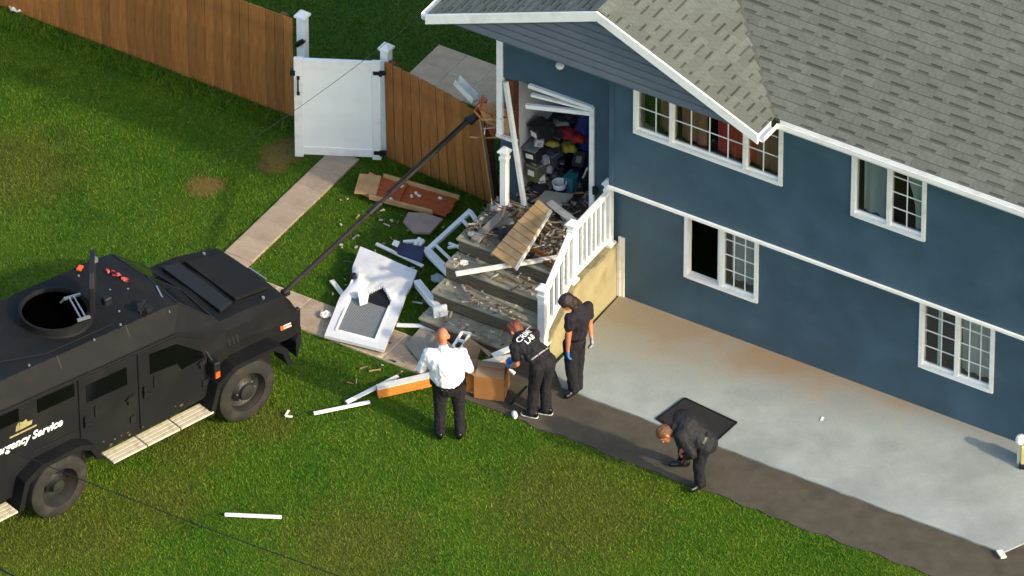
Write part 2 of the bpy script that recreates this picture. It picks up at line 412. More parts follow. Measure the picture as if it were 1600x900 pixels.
# ================================================================== THE HOUSE
ZE, ZP = 4.42, 5.46                    # eave and gable peak
GX0, GXP, GX1, GY = -2.36, .24, 2.66, -1.05
SL = .43                               # roof pitch
house = thing('house', 'large dark blue house with white trim, grey shingle roof and smashed entrance', 'house')
def wall_holes(name, x0, x1, z0, z1, y0, y1, holes, m, parent):
    xs = sorted({x0, x1, *[h[0] for h in holes], *[h[1] for h in holes]}); zs = sorted({z0, z1, *[h[2] for h in holes], *[h[3] for h in holes]})
    solid = lambda i, j: 0 <= i < len(xs) - 1 and 0 <= j < len(zs) - 1 and not any(h[0] - 1e-6 <= xs[i] and xs[i + 1] <= h[1] + 1e-6 and h[2] - 1e-6 <= zs[j] and zs[j + 1] <= h[3] + 1e-6 for h in holes)
    b = MB()
    for i in range(len(xs) - 1):
        for j in range(len(zs) - 1):
            if not solid(i, j): continue
            a, c, d, e = xs[i], xs[i + 1], zs[j], zs[j + 1]
            b.add([(a, y0, d), (c, y0, d), (c, y0, e), (a, y0, e)], [(0, 1, 2, 3)])
            b.add([(a, y1, d), (c, y1, d), (c, y1, e), (a, y1, e)], [(3, 2, 1, 0)])
            if not solid(i - 1, j): b.add([(a, y0, d), (a, y1, d), (a, y1, e), (a, y0, e)], [(3, 2, 1, 0)])
            if not solid(i + 1, j): b.add([(c, y0, d), (c, y1, d), (c, y1, e), (c, y0, e)], [(0, 1, 2, 3)])
            if not solid(i, j - 1): b.add([(a, y0, d), (c, y0, d), (c, y1, d), (a, y1, d)], [(3, 2, 1, 0)])
            if not solid(i, j + 1): b.add([(a, y0, e), (c, y0, e), (c, y1, e), (a, y1, e)], [(0, 1, 2, 3)])
    return b.build(name, m, parent, fix=False)
def shake_mat():
    m = mat('blue_shake_paint', (57, 85, 102), .5, .12, 2.0, 0, 18, dirt=((74, 102, 118), 1.4, .55))
    N = m.node_tree.nodes; L = m.node_tree.links
    tc = N.new('ShaderNodeTexCoord'); mp = N.new('ShaderNodeMapping'); mp.inputs['Rotation'].default_value = (R(90), 0, 0)
    L.new(tc.outputs['Object'], mp.inputs[0])
    br = N.new('ShaderNodeTexBrick'); br.inputs['Scale'].default_value = 1; br.inputs['Brick Width'].default_value = .16; br.inputs['Row Height'].default_value = .17; br.inputs['Mortar Size'].default_value = .006
    br.inputs['Color1'].default_value = (.55, .55, .55, 1); br.inputs['Color2'].default_value = (.75, .75, .75, 1); br.inputs['Mortar'].default_value = (.3, .3, .3, 1)
    L.new(mp.outputs[0], br.inputs['Vector'])
    bp = N.new('ShaderNodeBump'); bp.inputs['Strength'].default_value = .6; bp.inputs['Distance'].default_value = .02
    L.new(br.outputs['Color'], bp.inputs['Height']); L.new(bp.outputs[0], N['Principled BSDF'].inputs['Normal'])
    return m
M_shake = shake_mat()
WIN_A = (.98, 2.11, .76, 1.92); WIN_B = (4.56, 5.68, .70, 1.90)
WIN_P = (.36, 2.62, 3.09, 4.22); WIN_U = (3.66, 4.77, 3.03, 4.20)
DOOR = (-1.66, -.44, .94, 2.98)
wall_holes('wall', 0, 9.5, -.05, 2.10, 0, .15, [WIN_A, WIN_B], M_wall, house)
wall_holes('wall', 0, 9.5, 2.04, 4.44, -.3, -.15, [WIN_P, WIN_U], M_shake, house)
wall_holes('wall', -1.88, -.002, -.05, 4.44, 0, .12, [DOOR, (-1.88, -1.66, 1.98, 2.95)], M_wall, house)
MB().span((0, -.3, 2.045), (.02, .14, 4.44)).build('wall', M_wall, house)
MB().span((0.02, -.298, 2.0), (9.5, .15, 2.04)).build('soffit', M_wpaint, house)
MB().span((-1.88, .12, -.05), (-1.76, 7.5, 4.44)).span((9.38, .15, -.05), (9.5, 7.5, 4.44)).span((-1.88, 7.5, -.05), (9.5, 7.62, 4.44)).build('wall', M_wall, house)
MB().span((.03, .15, 2.06), (9.4, 7.5, 2.10)).build('floor', M_intdark, house).location.z = .0
# trim along the overhanging upper storey, corner boards
MB().span((-.03, -.335, 2.02), (9.5, -.3, 2.075)).build('trim', M_white, house, bevel=.006)
MB().span((-1.93, -.025, 1.98), (-1.84, .06, 4.44)).build('corner_board', M_white, house)
MB().span((-.035, -.02, .0), (.055, .012, 1.02)).build('corner_board', M_wpaint, house)
MB().span((-.01, -.32, 2.09), (.05, -.3, 4.42)).build('corner_board', M_wall, house)
# gable face of lap siding boards
gab = MB().prism([(GX0 + .25, -.93, ZE - .02), (GX1 - .05, -.93, ZE - .02), (GXP, -.93, ZP - .1)], (0, .85, 0)).build('gable', M_gable, house)
bh = .118
k = 0
while ZE + k * bh < ZP - .12:
    z0 = ZE + k * bh; z1 = min(z0 + bh + .015, ZP - .06)
    xl = lambda z: GX0 + .06 + max(0, (z - ZE + .02)) / (ZP - ZE) * (GXP - GX0); xr = lambda z: GX1 - .04 - max(0, (z - ZE + .02)) / (ZP - ZE) * (GX1 - GXP)
    zm = z0 + (z1 - z0) * .66
    MB().add([(xl(z0), -1.036, z0), (xr(z0), -1.036, z0), (xr(zm), -1.033, zm), (xl(zm), -1.033, zm), (xr(z1), -.955, z1 - .012), (xl(z1), -.955, z1 - .012),
              (xl(z0), -.935, z0), (xr(z0), -.935, z0), (xr(z1), -.935, z1 - .012), (xl(z1), -.935, z1 - .012)],
             [(0, 1, 2, 3), (3, 2, 4, 5), (9, 8, 7, 6), (0, 6, 7, 1), (5, 4, 8, 9), (0, 3, 5, 9, 6), (1, 7, 8, 4, 2)]).build('siding_board', M_gable, gab)
    k += 1
MB().span((GX0 + .1, -1.0, ZE - .045), (GX1 - .03, -.02, ZE - .02)).build('soffit', M_gable, house)
MB().span((GX1, -.6, ZE - .05), (9.9, -.3, ZE - .03)).build('soffit', M_wpaint, house)
# roof slopes: three prisms with shingles laid on them
M_shingle = mat('shingle', (99, 104, 95), .92, .16, 14, .5, 160, rnd=.1)
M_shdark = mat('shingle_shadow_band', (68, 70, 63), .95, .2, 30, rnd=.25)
def shingle_mesh(a, b):
    us = [0, a, b, 1]; vs_ = [-.006, .004, .037, .165]; nn = [.017, .0165, .0145, .006]
    V, F, MI = [], [], []
    for j in range(4):
        for i in range(4): V.append((us[i], vs_[j], nn[j]))
    for j in range(3):
        for i in range(3):
            if (i, j) == (1, 1): continue
            F.append((j * 4 + i, j * 4 + i + 1, j * 4 + i + 5, j * 4 + i + 4)); MI.append(0)
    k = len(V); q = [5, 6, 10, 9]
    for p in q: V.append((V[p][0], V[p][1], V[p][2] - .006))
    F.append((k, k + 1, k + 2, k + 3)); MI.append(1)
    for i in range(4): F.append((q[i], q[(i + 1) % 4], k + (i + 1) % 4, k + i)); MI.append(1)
    k = len(V); V += [(0, -.006, 0), (1, -.006, 0), (1, .165, 0), (0, .165, 0)]
    F += [(k, k + 1, 1, 3) if False else (k, k + 1, 3, 0)]; MI.append(0)
    F += [(k + 1, k + 2, 15, 3), (k + 3, k, 0, 12), (k + 3, k + 2, k + 1, k)]; MI += [0, 0, 0]
    me = bpy.data.meshes.new('shingle'); me.from_pydata(V, [], F); me.materials.append(M_shingle); me.materials.append(M_shdark)
    me.polygons.foreach_set('material_index', MI); me.update(); return me
SH = [shingle_mesh(a, b) for a, b in ((.08, .46), (.3, .80), (.2, .45), (.48, .92), (.1, .68), (.55, .9))]
SH_DATA = [([tuple(v.co) for v in m.vertices], [tuple(p.vertices) for p in m.polygons], [p.material_index for p in m.polygons]) for m in SH]
NSH = [0]
def roof_slope(O, U, V_, poly, thick=.1):
    """O eave origin, U unit vector along the eave, V_ unit vector up the slope, poly in (u, v)"""
    O, U, V_ = Vector(O), Vector(U).normalized(), Vector(V_).normalized(); Nn = U.cross(V_)
    base = MB().prism([O + U * u + V_ * v for u, v in poly], -Nn * thick).build('roof_slope', M_roofbase, house)
    rest = MB()
    vmax = max(p[1] for p in poly); row = 0
    while row * .146 < vmax - .02:
        vm = row * .146 + .075; xs = []
        for i in range(len(poly)):
            (u0, v0), (u1, v1) = poly[i], poly[(i + 1) % len(poly)]
            if (v0 - vm) * (v1 - vm) < 0: xs.append(u0 + (u1 - u0) * (vm - v0) / (v1 - v0))
        xs.sort()
        if len(xs) >= 2:
            u, ue = xs[0], xs[-1]
            first = random.uniform(.15, .5)
            while u < ue - .01:
                w = first if first else random.choice((.42, .5, .56)); first = None
                w = min(w, ue - u)
                if ue - u - w < .06: w = ue - u
                P = O + U * u + V_ * (row * .146) + Nn * (.001)
                Mx = Matrix((U * (w - .003), V_, Nn)).transposed().to_4x4(); Mx.translation = P
                kk = random.randrange(len(SH))
                px, py = proj(P + U * w / 2)
                if -25 < px < 1625 and -14 < py < 480 and NSH[0] < 330:
                    NSH[0] += 1
                    o = link('shingle', SH[kk], base); o.matrix_local = Mx
                else:
                    vv, ff, mm = SH_DATA[kk]; k0 = len(rest.v)
                    rest.v += [tuple(Mx @ Vector(p)) for p in vv]; rest.f += [tuple(i + k0 for i in f) for f in ff]; rest.m += mm
                u += w
        row += 1
    if rest.v: stuff(rest.build('shingle_field', [M_shingle, M_shdark], base, fix=False))
    return base
s3 = math.sqrt(1 + SL * SL)
yv = -.62 + (ZP - ZE) / SL                   # where the valley meets the cross ridge
RY, RZ = 3.6, ZE + (3.6 + .62) * SL          # main ridge
hx = GXP + (RZ - ZP) / SL
def uv(O, U, V_, P):
    d = Vector(P) - Vector(O); return (d.dot(Vector(U).normalized()), d.dot(Vector(V_).normalized()))
# main front slope
O_, U_, V_ = (GX1 - .02, -.62, ZE), (1, 0, 0), (0, 1, SL)
roof_slope(O_, U_, V_, [uv(O_, U_, V_, p) for p in ((GX1 - .02, -.62, ZE), (9.9, -.62, ZE), (9.9, RY, RZ), (hx, RY, RZ), (GXP, yv, ZP))])
# gable right slope
SR = (ZP - ZE) / (GX1 - GXP)
O_, U_, V_ = (GX1, GY, ZE), (0, 1, 0), (-1, 0, SR)
roof_slope(O_, U_, V_, [uv(O_, U_, V_, p) for p in ((GX1, GY, ZE), (GX1, -.62, ZE), (GXP, yv, ZP), (GXP, GY, ZP))])
# gable left slope, running on as the hip
SLL = (ZP - ZE) / (GXP - GX0)
O_, U_, V_ = (GX0, 7.9, ZE), (0, -1, 0), (1, 0, SLL)
roof_slope(O_, U_, V_, [uv(O_, U_, V_, p) for p in ((GX0, 7.9, ZE), (GX0, GY, ZE), (GXP, GY, ZP), (GXP, yv, ZP), (hx, RY, ZE + (hx - GX0) * SLL))])
# back slope
O_, U_, V_ = (9.9, 7.9, ZE), (-1, 0, 0), (0, -1, SL)
MB().add([(9.9, 7.9, ZE), (-2.36, 7.9, ZE), (hx, RY, RZ), (9.9, RY, RZ)], [(0, 1, 2, 3)]).build('roof_slope', M_roofbase, house)
# valley flashing, ridge caps
MB().bar((GX1, -.6, ZE + .012), (GXP, yv, ZP + .012), .1, .02).build('valley_flashing', M_roofbase, house)
for i in range(10):
    y0 = GY + i * .29
    if y0 > yv: break
    MB().prism([(GXP - .13, y0, ZP - .022), (GXP, y0, ZP + .036), (GXP + .13, y0, ZP - .022), (GXP, y0, ZP + .02)], (0, .31, -.004)).build('ridge_cap', M_shingle, house)
# white barge boards and gutters
def board_between(name, a, b, h, t, m, drop=0):
    a, b = Vector(a), Vector(b)
    return MB().prism([a, b, b - Vector((0, 0, h)), a - Vector((0, 0, h))], (0, t, 0)).build(name, m, house, bevel=.005)
board_between('barge_board', (GX0 - .02, GY - .035, ZE + .015), (GXP, GY - .035, ZP + .02), .155, .03, M_white)
board_between('barge_board', (GXP, GY - .035, ZP + .02), (GX1 + .02, GY - .035, ZE + .015), .155, .03, M_white)
def gutter(pts, name='gutter'):
    b = MB()
    prof = [(0, 0), (.0, -.085), (.03, -.1), (.085, -.1), (.1, -.07), (.1, 0), (.094, 0), (.094, -.066), (.08, -.092), (.03, -.092), (.006, -.08), (.006, 0)]
    a, c = Vector(pts[0]), Vector(pts[1]); d = (c - a).normalized(); out = d.cross(Vector((0, 0, 1)))
    b.prism([a + out * p + Vector((0, 0, q)) for p, q in prof], c - a)
    return b.build(name, M_white, house)
gutter(((GX1 + .09, -.62, ZE + .0), (9.9, -.62, ZE + .0)))
gutter(((GX1 + .0, GY, ZE - .005), (GX1 + .0, -.71, ZE - .005)))
gutter(((GX0, 7.9, ZE), (GX0, GY + .0, ZE)))
MB().tube([(GX0 - .05, GY + .02, ZE - .03), (GX0 - .12, GY + .12, ZE - .12), (GX0 - .1, GY + .35, ZE - .2), (GX0 + .1, GY + .8, ZE - .25)], .032, 8).build('downpipe', M_white, house, True)
lb = MB().lathe([(.0, -.07), (.045, -.06), (.06, -.03), (.055, 0), (.03, .012), (0, .014)], 14, Matrix.Translation(aty(875, 100, -.06)))
lb.build('porch_light', M_white, house, True)

# ---- windows
M_curt_red = mat('red_brown_curtain', (206, 74, 66), .9, .3, 3, stretch=(9, 9, .6))
M_curt_brown = mat('brown_curtain', (170, 118, 92), .9, .2, 3, stretch=(9, 9, .6))
M_curt_grey = mat('grey_blind', (176, 180, 178), .9, .08, 3, stretch=(9, 9, .6))
M_curt_white = mat('white_drape', (200, 200, 190), .9, .1, 3, stretch=(9, 9, .6))
M_greenrefl = mat('green_reflection', (44, 70, 34), .8, .5, 9)  # stands in for a green reflection in the glass
M_screen = mat('insect_screen', (84, 90, 94), .8, .05, 3)
def curtain(name, x0, x1, z0, z1, y, m, parent, gather=0.0):
    b = MB(); n = max(6, int((x1 - x0) / .025)); V = []
    for j in range(7):
        t = j / 6
        for i in range(n + 1):
            s = i / n; xx = x0 + (x1 - x0) * s
            if gather: xx = x1 - (x1 - xx) * (1 - gather * math.sin(min(1, t * 1.2) * math.pi / 2)) if gather > 0 else xx
            V.append((xx, y + .02 * math.sin(s * n * .9 + t), z1 + (z0 - z1) * t))
    F = [(j * (n + 1) + i, j * (n + 1) + i + 1, (j + 1) * (n + 1) + i + 1, (j + 1) * (n + 1) + i) for j in range(6) for i in range(n)]
    return b.add(V, F).build(name, m, parent, True, fix=False)
def window(rect, y, lights, label=None, sill=True):
    """lights: list of (x0 fraction, x1 fraction, columns, rows, open)"""
    x0, x1, z0, z1 = rect; w = bpy.data.objects.new('window', None); COL.objects.link(w); w.parent = house
    if label: w['label'] = label
    t = .055
    MB().span((x0, y - .03, z0), (x0 + t, y + .08, z1)).span((x1 - t, y - .03, z0), (x1, y + .08, z1)).span((x0 + t, y - .03, z1 - t), (x1 - t, y + .08, z1)).span((x0 + t, y - .035, z0), (x1 - t, y + .08, z0 + t)).build('frame', M_white, w)
    pane = {}
    ix0, ix1, iz0, iz1 = x0 + t, x1 - t, z0 + t, z1 - t
    for li, (f0, f1, nc, nr, op) in enumerate(lights):
        a, b = ix0 + (ix1 - ix0) * f0, ix0 + (ix1 - ix0) * f1
        if li: MB().span((a - .028, y - .02, iz0), (a + .028, y + .07, iz1)).build('mullion', M_white, w)
        if op: continue
        MB().span((a, y + .02, iz0), (b, y + .05, iz0 + .03)).build('sash_rail', M_white, w); MB().span((a, y + .02, iz1 - .03), (b, y + .05, iz1)).build('sash_rail', M_white, w)
        cw, ch = (b - a) / nc, (iz1 - iz0 - .06) / nr
        for i in range(1, nc): MB().span((a + cw * i - .006, y + .028, iz0 + .03), (a + cw * i + .006, y + .046, iz1 - .03)).build('muntin', M_white, w)
        for j in range(1, nr):
            for i in range(nc): MB().span((a + cw * i + (.006 if i else 0), y + .029, iz0 + .03 + ch * j - .006), (a + cw * (i + 1) - (.006 if i < nc - 1 else 0), y + .045, iz0 + .03 + ch * j + .006)).build('muntin', M_white, w)
        key = (round(cw, 3), round(ch, 3))
        for i in range(nc):
            for j in range(nr):
                if key not in pane:
                    o = MB().box((0, 0, 0), (cw - .004, .004, ch - .004)).build('pane', M_glass, w); pane[key] = o.data
                else: o = link('pane', pane[key], w)
                o.location = (a + cw * (i + .5), y + .037, iz0 + .03 + ch * (j + .5)); o.rotation_euler = (random.uniform(-.006, .006), 0, random.uniform(-.006, .006))
    return w
wA = window(WIN_A, 0, [(0, .5, 1, 1, True), (.5, 1, 3, 4, False)], 'window with its left sash slid open and dark')
curtain('blind', 1.58, 2.04, .84, 1.85, .2, M_curt_grey, wA)
MB().span((1.45, .055, .82), (1.49, .075, 1.86)).build('sash_stile', M_white, wA)
wB = window(WIN_B, 0, [(0, .5, 2, 4, False), (.5, 1, 3, 4, False)])
curtain('blind', 5.12, 5.6, .78, 1.84, .14, M_curt_white, wB)
MB().span((4.8, .06, .76), (4.835, .08, 1.84)).build('sash_stile', M_white, wB)
wP = window(WIN_P, -.3, [(0, .24, 2, 3, False), (.24, .76, 4, 3, False), (.76, 1, 2, 3, False)], 'wide three-part picture window under the gable')
curtain('curtain', .98, 1.36, 3.12, 4.2, -.12, M_curt_brown, wP)
curtain('curtain', 1.52, 2.12, 3.12, 4.2, -.11, M_curt_red, wP)
curtain('curtain', 2.12, 2.58, 3.12, 4.2, -.13, M_curt_brown, wP)
curtain('curtain', .64, .92, 3.12, 4.2, -.1, M_curt_brown, wP)
curtain('curtain', .4, .64, 3.12, 4.2, -.1, M_greenrefl, wP)  # sheet coloured as the green reflection in the left panes
wU = window(WIN_U, -.3, [(0, .5, 1, 1, False), (.5, 1, 2, 4, False)])
curtain('curtain', 3.78, 4.22, 3.1, 4.15, -.2, M_curt_grey, wU)
curtain('curtain', 4.30, 4.72, 3.1, 4.15, -.2, M_curt_white, wU, gather=.6)

# ---- the smashed entrance
fr = bpy.data.objects.new('door_frame', None); COL.objects.link(fr); fr.parent = house; fr['label'] = 'white door frame with its head torn loose'
MB().span((-.49, -.03, .94), (-.42, .1, 3.0)).build('jamb', M_white, fr)
MB().bar((-1.42, -.03, 2.99), (-.44, -.03, 3.0), .05, .05).build('head_casing', M_white, fr)
MB().bar((-1.36, -.06, 2.88), (-.5, -.02, 2.95), .05, .035).build('head_strip', M_white, fr)
MB().bar((-1.42, -.10, 2.70), (-.46, -.02, 2.90), .05, .06).build('head_stop', M_white, fr)
MB().span((-.42, -.06, 1.6), (-.36, -.03, 1.72)).build('strike_plate', M_black, fr)
MB().span((-1.72, .13, .94), (-1.68, 2.6, 3.3)).build('interior_wall', M_int, house)
MB().span((-.2, .13, .94), (-.16, 2.6, 3.3)).build('interior_wall', M_int, house)
MB().span((-1.72, 2.6, .94), (-.16, 2.64, 3.3)).build('interior_wall', M_int, house)
MB().span((-1.72, .12, 3.3), (-.16, 2.64, 3.34)).build('interior_ceiling', M_int, house)
MB().span((-1.74, .0, .86), (-.16, 2.64, .94)).build('interior_floor', mat('worn_floor', (96, 88, 78), .8, .3, 5), house)
# exposed sheathing, studs and torn siding beside the door
MB().span((-1.875, .05, 1.98), (-1.80, .12, 2.94)).build('stud', M_tanply, house)
M_rbrown = mat('old_brown_sheathing', (88, 52, 36), .8, .3, 9)
MB().span((-1.72, .03, 1.98), (-1.67, .12, 2.94)).build('stud', M_rbrown, house)
sh = MB()
sh.prism([(-1.86, .02, 1.99), (-1.68, .02, 1.99), (-1.70, .02, 2.3), (-1.74, .02, 2.22), (-1.78, .02, 2.52), (-1.82, .02, 2.42), (-1.86, .02, 2.62)], (0, .02, 0))
sh.build('torn_sheathing', M_tanply, house)
MB().prism([(-1.80, -.0, 2.5), (-1.69, -.0, 2.3), (-1.68, -.0, 2.93), (-1.8, 0, 2.94)], (0, .02, 0)).build('torn_sheathing', M_rbrown, house)
MB().bar((-1.92, -.03, 1.99), (-1.60, -.04, 2.0), .06, .04).build('trim', M_wpaint, house)
# ================================================================== STEPS, RAILING, FENCES, GATE
st = thing('entrance_steps', 'grey weathered steps and landing with cream side wall below the smashed doorway', 'steps', (0, 0, 0))
tops = [(.94, 0, -1.05), (.705, -1.05, -1.37), (.47, -1.37, -1.69), (.235, -1.69, -2.01)]
M_riser = mat('shaded_riser', (104, 98, 82), .95, .3, 5, .4, 30, spec=.1, stretch=(1, 9, 9))  # darker than the treads: riser shade put into the colour
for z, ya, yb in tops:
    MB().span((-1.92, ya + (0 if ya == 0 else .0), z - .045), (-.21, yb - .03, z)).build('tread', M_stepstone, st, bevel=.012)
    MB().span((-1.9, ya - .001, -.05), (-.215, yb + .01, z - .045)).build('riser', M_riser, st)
    if ya == 0:
        for i in range(1, 4): pass
sw = MB().prism([(-.2, -.03, -.05), (-.2, -.03, .88), (-.2, -1.02, .88), (-.2, -1.75, .40), (-.2, -1.75, -.05)], (.15, 0, 0)).build('side_wall', M_cream, st)
cp = MB().prism([(-.215, -.02, .88), (-.215, -1.03, .88), (-.215, -1.77, .395), (-.215, -1.77, .44), (-.215, -1.05, .925), (-.215, -.02, .925)], (.18, 0, 0)).build('coping', mat('mossy_coping', (150, 140, 108), .85, .3, 6, .3, 40, dirt=((84, 84, 58), 5, .8)), st)
MB().span((-.045, -.035, .04), (.0, -.022, .9)).build('edge_strip', M_wpaint, st)

def newel(parent, x, y, z0, z1, s=.1):
    p = MB().span((x - s / 2, y - s / 2, z0), (x + s / 2, y + s / 2, z1)).build('newel_post', M_white, parent, bevel=.008)
    c = MB().box((0, 0, .012), (s + .05, s + .05, .024)).box((0, 0, .05), (s + .03, s + .03, .052), taper=.35)
    o = c.build('cap', M_white, p); o.location = (x, y, z1)
    MB().box((0, 0, 0), (s + .015, s + .015, .05)).build('collar', M_white, p).location = (x, y, z1 - .1)
    MB().box((0, 0, .02), (s + .05, s + .05, .04)).build('base', M_white, p).location = (x, y, z0)
    return p
rl = thing('stair_railing', 'white vinyl railing with square balusters standing on the cream stair wall', 'railing')
NX = -.125
newel(rl, NX, -.12, .92, 1.93); newel(rl, NX, -1.06, .92, 1.86); newel(rl, NX, -1.80, .36, 1.27, .11)
for (y0, za0, za1, y1, zb0, zb1, n) in ((-.17, 1.02, 1.80, -1.01, 1.00, 1.76, 7), (-1.11, .98, 1.74, -1.745, .52, 1.17, 5)):
    MB().bar((NX, y0, za1), (NX, y1, zb1), .075, .06).build('handrail', M_white, rl, bevel=.008)
    MB().bar((NX, y0, za0), (NX, y1, zb0), .06, .05).build('bottom_rail', M_white, rl)
    for i in range(n):
        t = (i + .6) / (n + .2)
        yy, a, b = y0 + (y1 - y0) * t, za0 + (zb0 - za0) * t, za1 + (zb1 - za1) * t
        MB().span((NX - .019, yy - .019, a), (NX + .019, yy + .019, b - .01)).build('baluster', M_white, rl)
ps = thing('railing_post', 'lone white vinyl post left standing between blue wall and brown fence', 'post')
newel(ps, -1.72, -.16, .94, 1.86)

M_fpost = mat('fence_post_wood', (120, 78, 44), .8, .2, 4, stretch=(8, 8, 1))
def fence(name, label, x0, x1, y0, y1, h, lean0, lean1, seed):
    root = thing(name, label, 'fence', ((x0 + x1) / 2, (y0 + y1) / 2, 0))
    rs = random.Random(seed); n = int(abs(x1 - x0) / .142); L0 = Vector(root.location)
    meshes = []
    for k in range(4):
        b = MB(); w = .139; hh = h + (-.002, .001, .0, .002)[k]
        b.prism([(-w / 2, 0, .03), (w / 2, 0, .03), (w / 2, 0, hh - .012), (w / 2 - .008, 0, hh), (-w / 2 + .008, 0, hh), (-w / 2, 0, hh - .012)], (0, .018, 0))
        o = b.build('board', M_fence, root, bevel=.003); meshes.append(o.data)
        if k: bpy.data.objects.remove(o)
        else: first = o
    for i in range(n):
        t = (i + .5) / n; o = first if i == 0 else link('board', meshes[rs.randrange(4)], root)
        le = lean0 + (lean1 - lean0) * t ** 2
        o.location = Vector((x0 + (x1 - x0) * t, y0 + (y1 - y0) * t + rs.uniform(-.003, .003), rs.uniform(-.003, .003))) - L0
        o.rotation_euler = (le, rs.uniform(-.004, .004), math.atan((y1 - y0) / (x1 - x0) - (lean1 - lean0) * 2 * t / (x1 - x0) * h * .28) + rs.uniform(-.008, .008))
    for z in (.3, h * .55, h - .2):
        pts = []
        for i in range(9):
            t = i / 8; le = lean0 + (lean1 - lean0) * t ** 2
            pts.append(Vector((x0 + (x1 - x0) * t, y0 + (y1 - y0) * t + .045 - math.sin(le) * z, math.cos(le) * z)) - L0)
        b = MB()
        for i in range(8): b.bar(pts[i], pts[i + 1], .04, .08)
        b.build('rail', M_fpost, root)
    k = max(1, int(abs(x1 - x0) / 1.9))
    for i in range(k + 1):
        t = .03 + .94 * i / k; le = lean0 + (lean1 - lean0) * t ** 2
        p = Vector((x0 + (x1 - x0) * t, y0 + (y1 - y0) * t + .11, 0)) - L0
        o = MB().span((-.045, -.045, 0), (.045, .045, h - .06)).build('post', M_fpost, root); o.location = p; o.rotation_euler = (le, 0, 0)
    return root
fence('wooden_fence', 'long brown board fence left of the white gate', -13.0, -5.86, 1.20, 1.10, 1.68, 0, 0, 1)
fence('wooden_fence', 'short brown board fence leaning between white gate and blue house', -4.30, -2.50, .98, .84, 1.66, .02, .15, 2)
MB().bar((-2.475, .80, .02), (-2.53, .56, 1.64), .03, .05).build('edge_strip', M_tanply, [o for o in COL.objects if o.get('label', '').startswith('short brown board')][0]).matrix_parent_inverse = Matrix.Translation((3.40, -.91, 0))

def gate_post(x, y, label):
    p = thing('gate_post', label, 'gate post', (x, y, 0), group='white vinyl gate posts')
    MB().span((-.063, -.063, 0), (.063, .063, 1.76)).build('shaft', M_white, p, bevel=.008)
    MB().box((0, 0, 1.775), (.17, .17, .03)).add([(-.085, -.085, 1.79), (.085, -.085, 1.79), (.085, .085, 1.79), (-.085, .085, 1.79), (0, 0, 1.87)], [(0, 1, 4), (1, 2, 4), (2, 3, 4), (3, 0, 4)]).build('cap', M_white, p)
gate_post(-5.72, 1.14, 'white gate post with pyramid cap on the latch side, behind the open edge')
gate_post(-4.36, 1.10, 'white gate post with pyramid cap on the hinge side, beside the short fence')
gl, gr_ = at(461, 241, .07), at(596, 247, .07)
gd = Vector((gl.x - gr_.x, gl.y - gr_.y, 0)); GW = gd.length
g = thing('garden_gate', 'white vinyl garden gate standing ajar between its two posts', 'gate', (gr_.x, gr_.y, 0), math.atan2(gd.y, gd.x))
gz0, gz1 = .07, 1.68
for xa, xb in ((0, .12), (GW - .12, GW)): MB().span((xa, -.028, gz0 - .02), (xb, .028, gz1 + .02)).build('stile', M_white, g, bevel=.006)
for za, zb in ((gz0 + .02, gz0 + .15), (gz1 - .17, gz1 - .02)): MB().span((.12, -.022, za), (GW - .12, .022, zb)).build('rail', M_white, g, bevel=.005)
MB().span((.12, -.025, gz1 - .02), (GW - .12, .025, gz1 + .005)).build('top_cap', M_white, g)
M_gpanel = mat('white_gate_panel', (238, 242, 238), .5, .04, 3)
nb = 6; bw = (GW - .24) / nb
for i in range(nb): MB().span((.1201 + bw * i, -.008, gz0 + .15), (.1199 + bw * (i + 1), .008, gz1 - .17)).build('panel_board', M_gpanel, g, bevel=.0006)
for z in (.18, 1.52): MB().span((-.07, .0, z - .025), (.1, .05, z + .025)).span((-.02, .025, z - .04), (.02, .06, z + .04)).build('hinge', M_black, g)
h = MB(); h.tube([(GW - .06, .03, 1.12), (GW - .06, .075, 1.13), (GW - .06, .075, 1.37), (GW - .06, .03, 1.38)], .012, 8); h.span((GW - .08, .028, 1.09), (GW - .04, .034, 1.15)); h.span((GW - .08, .028, 1.35), (GW - .04, .034, 1.41)); h.build('handle', M_black, g)
MB().span((GW - .02, -.02, 1.42), (GW + .05, .04, 1.5)).build('latch', M_black, g)
MB().span((-.05, -.05, 0), (.05, .05, .0001)).build('latch', M_black, g) if False else None
lk = MB(); lk.bar((-5.76, 1.04, 1.32), (-5.66, 1.08, 1.42), .05, .06)
tag(lk.build('gate_latch', M_black), 'black latch catch fixed on the taller gate post', 'latch')

# ================================================================== ARMOURED TRUCK
M_truck = mat('matt_black_armour', (18, 20, 22), .7, .14, 3, .08, 30, spec=.18, dirt=((34, 33, 29), 2.6, .5))
M_truck2 = mat('black_trim_armour', (15, 16, 18), .6, .15, 4)
M_tglass = mat('armoured_glass', (6, 7, 8), .12, .1, 3, spec=.35)
M_step = mat('galvanised_step', (196, 189, 164), .6, .1, 12, .2, 60, dirt=((140, 130, 100), 8, .5))
M_red = mat('red_plastic', (170, 48, 40), .4, .2, 9); M_orange = mat('orange_reflector', (214, 86, 40), .35, .15, 20)
HEAD = R(71.37)
hv = Vector((math.cos(HEAD), math.sin(HEAD), 0)); rv = Vector((hv.y, -hv.x, 0))
TO = Vector((-3.81, -7.79, 0)) - rv * 1.1
tk = thing('armoured_truck', 'matt black armoured police truck with roof hatch and pale side steps on the lawn', 'truck', TO, HEAD)
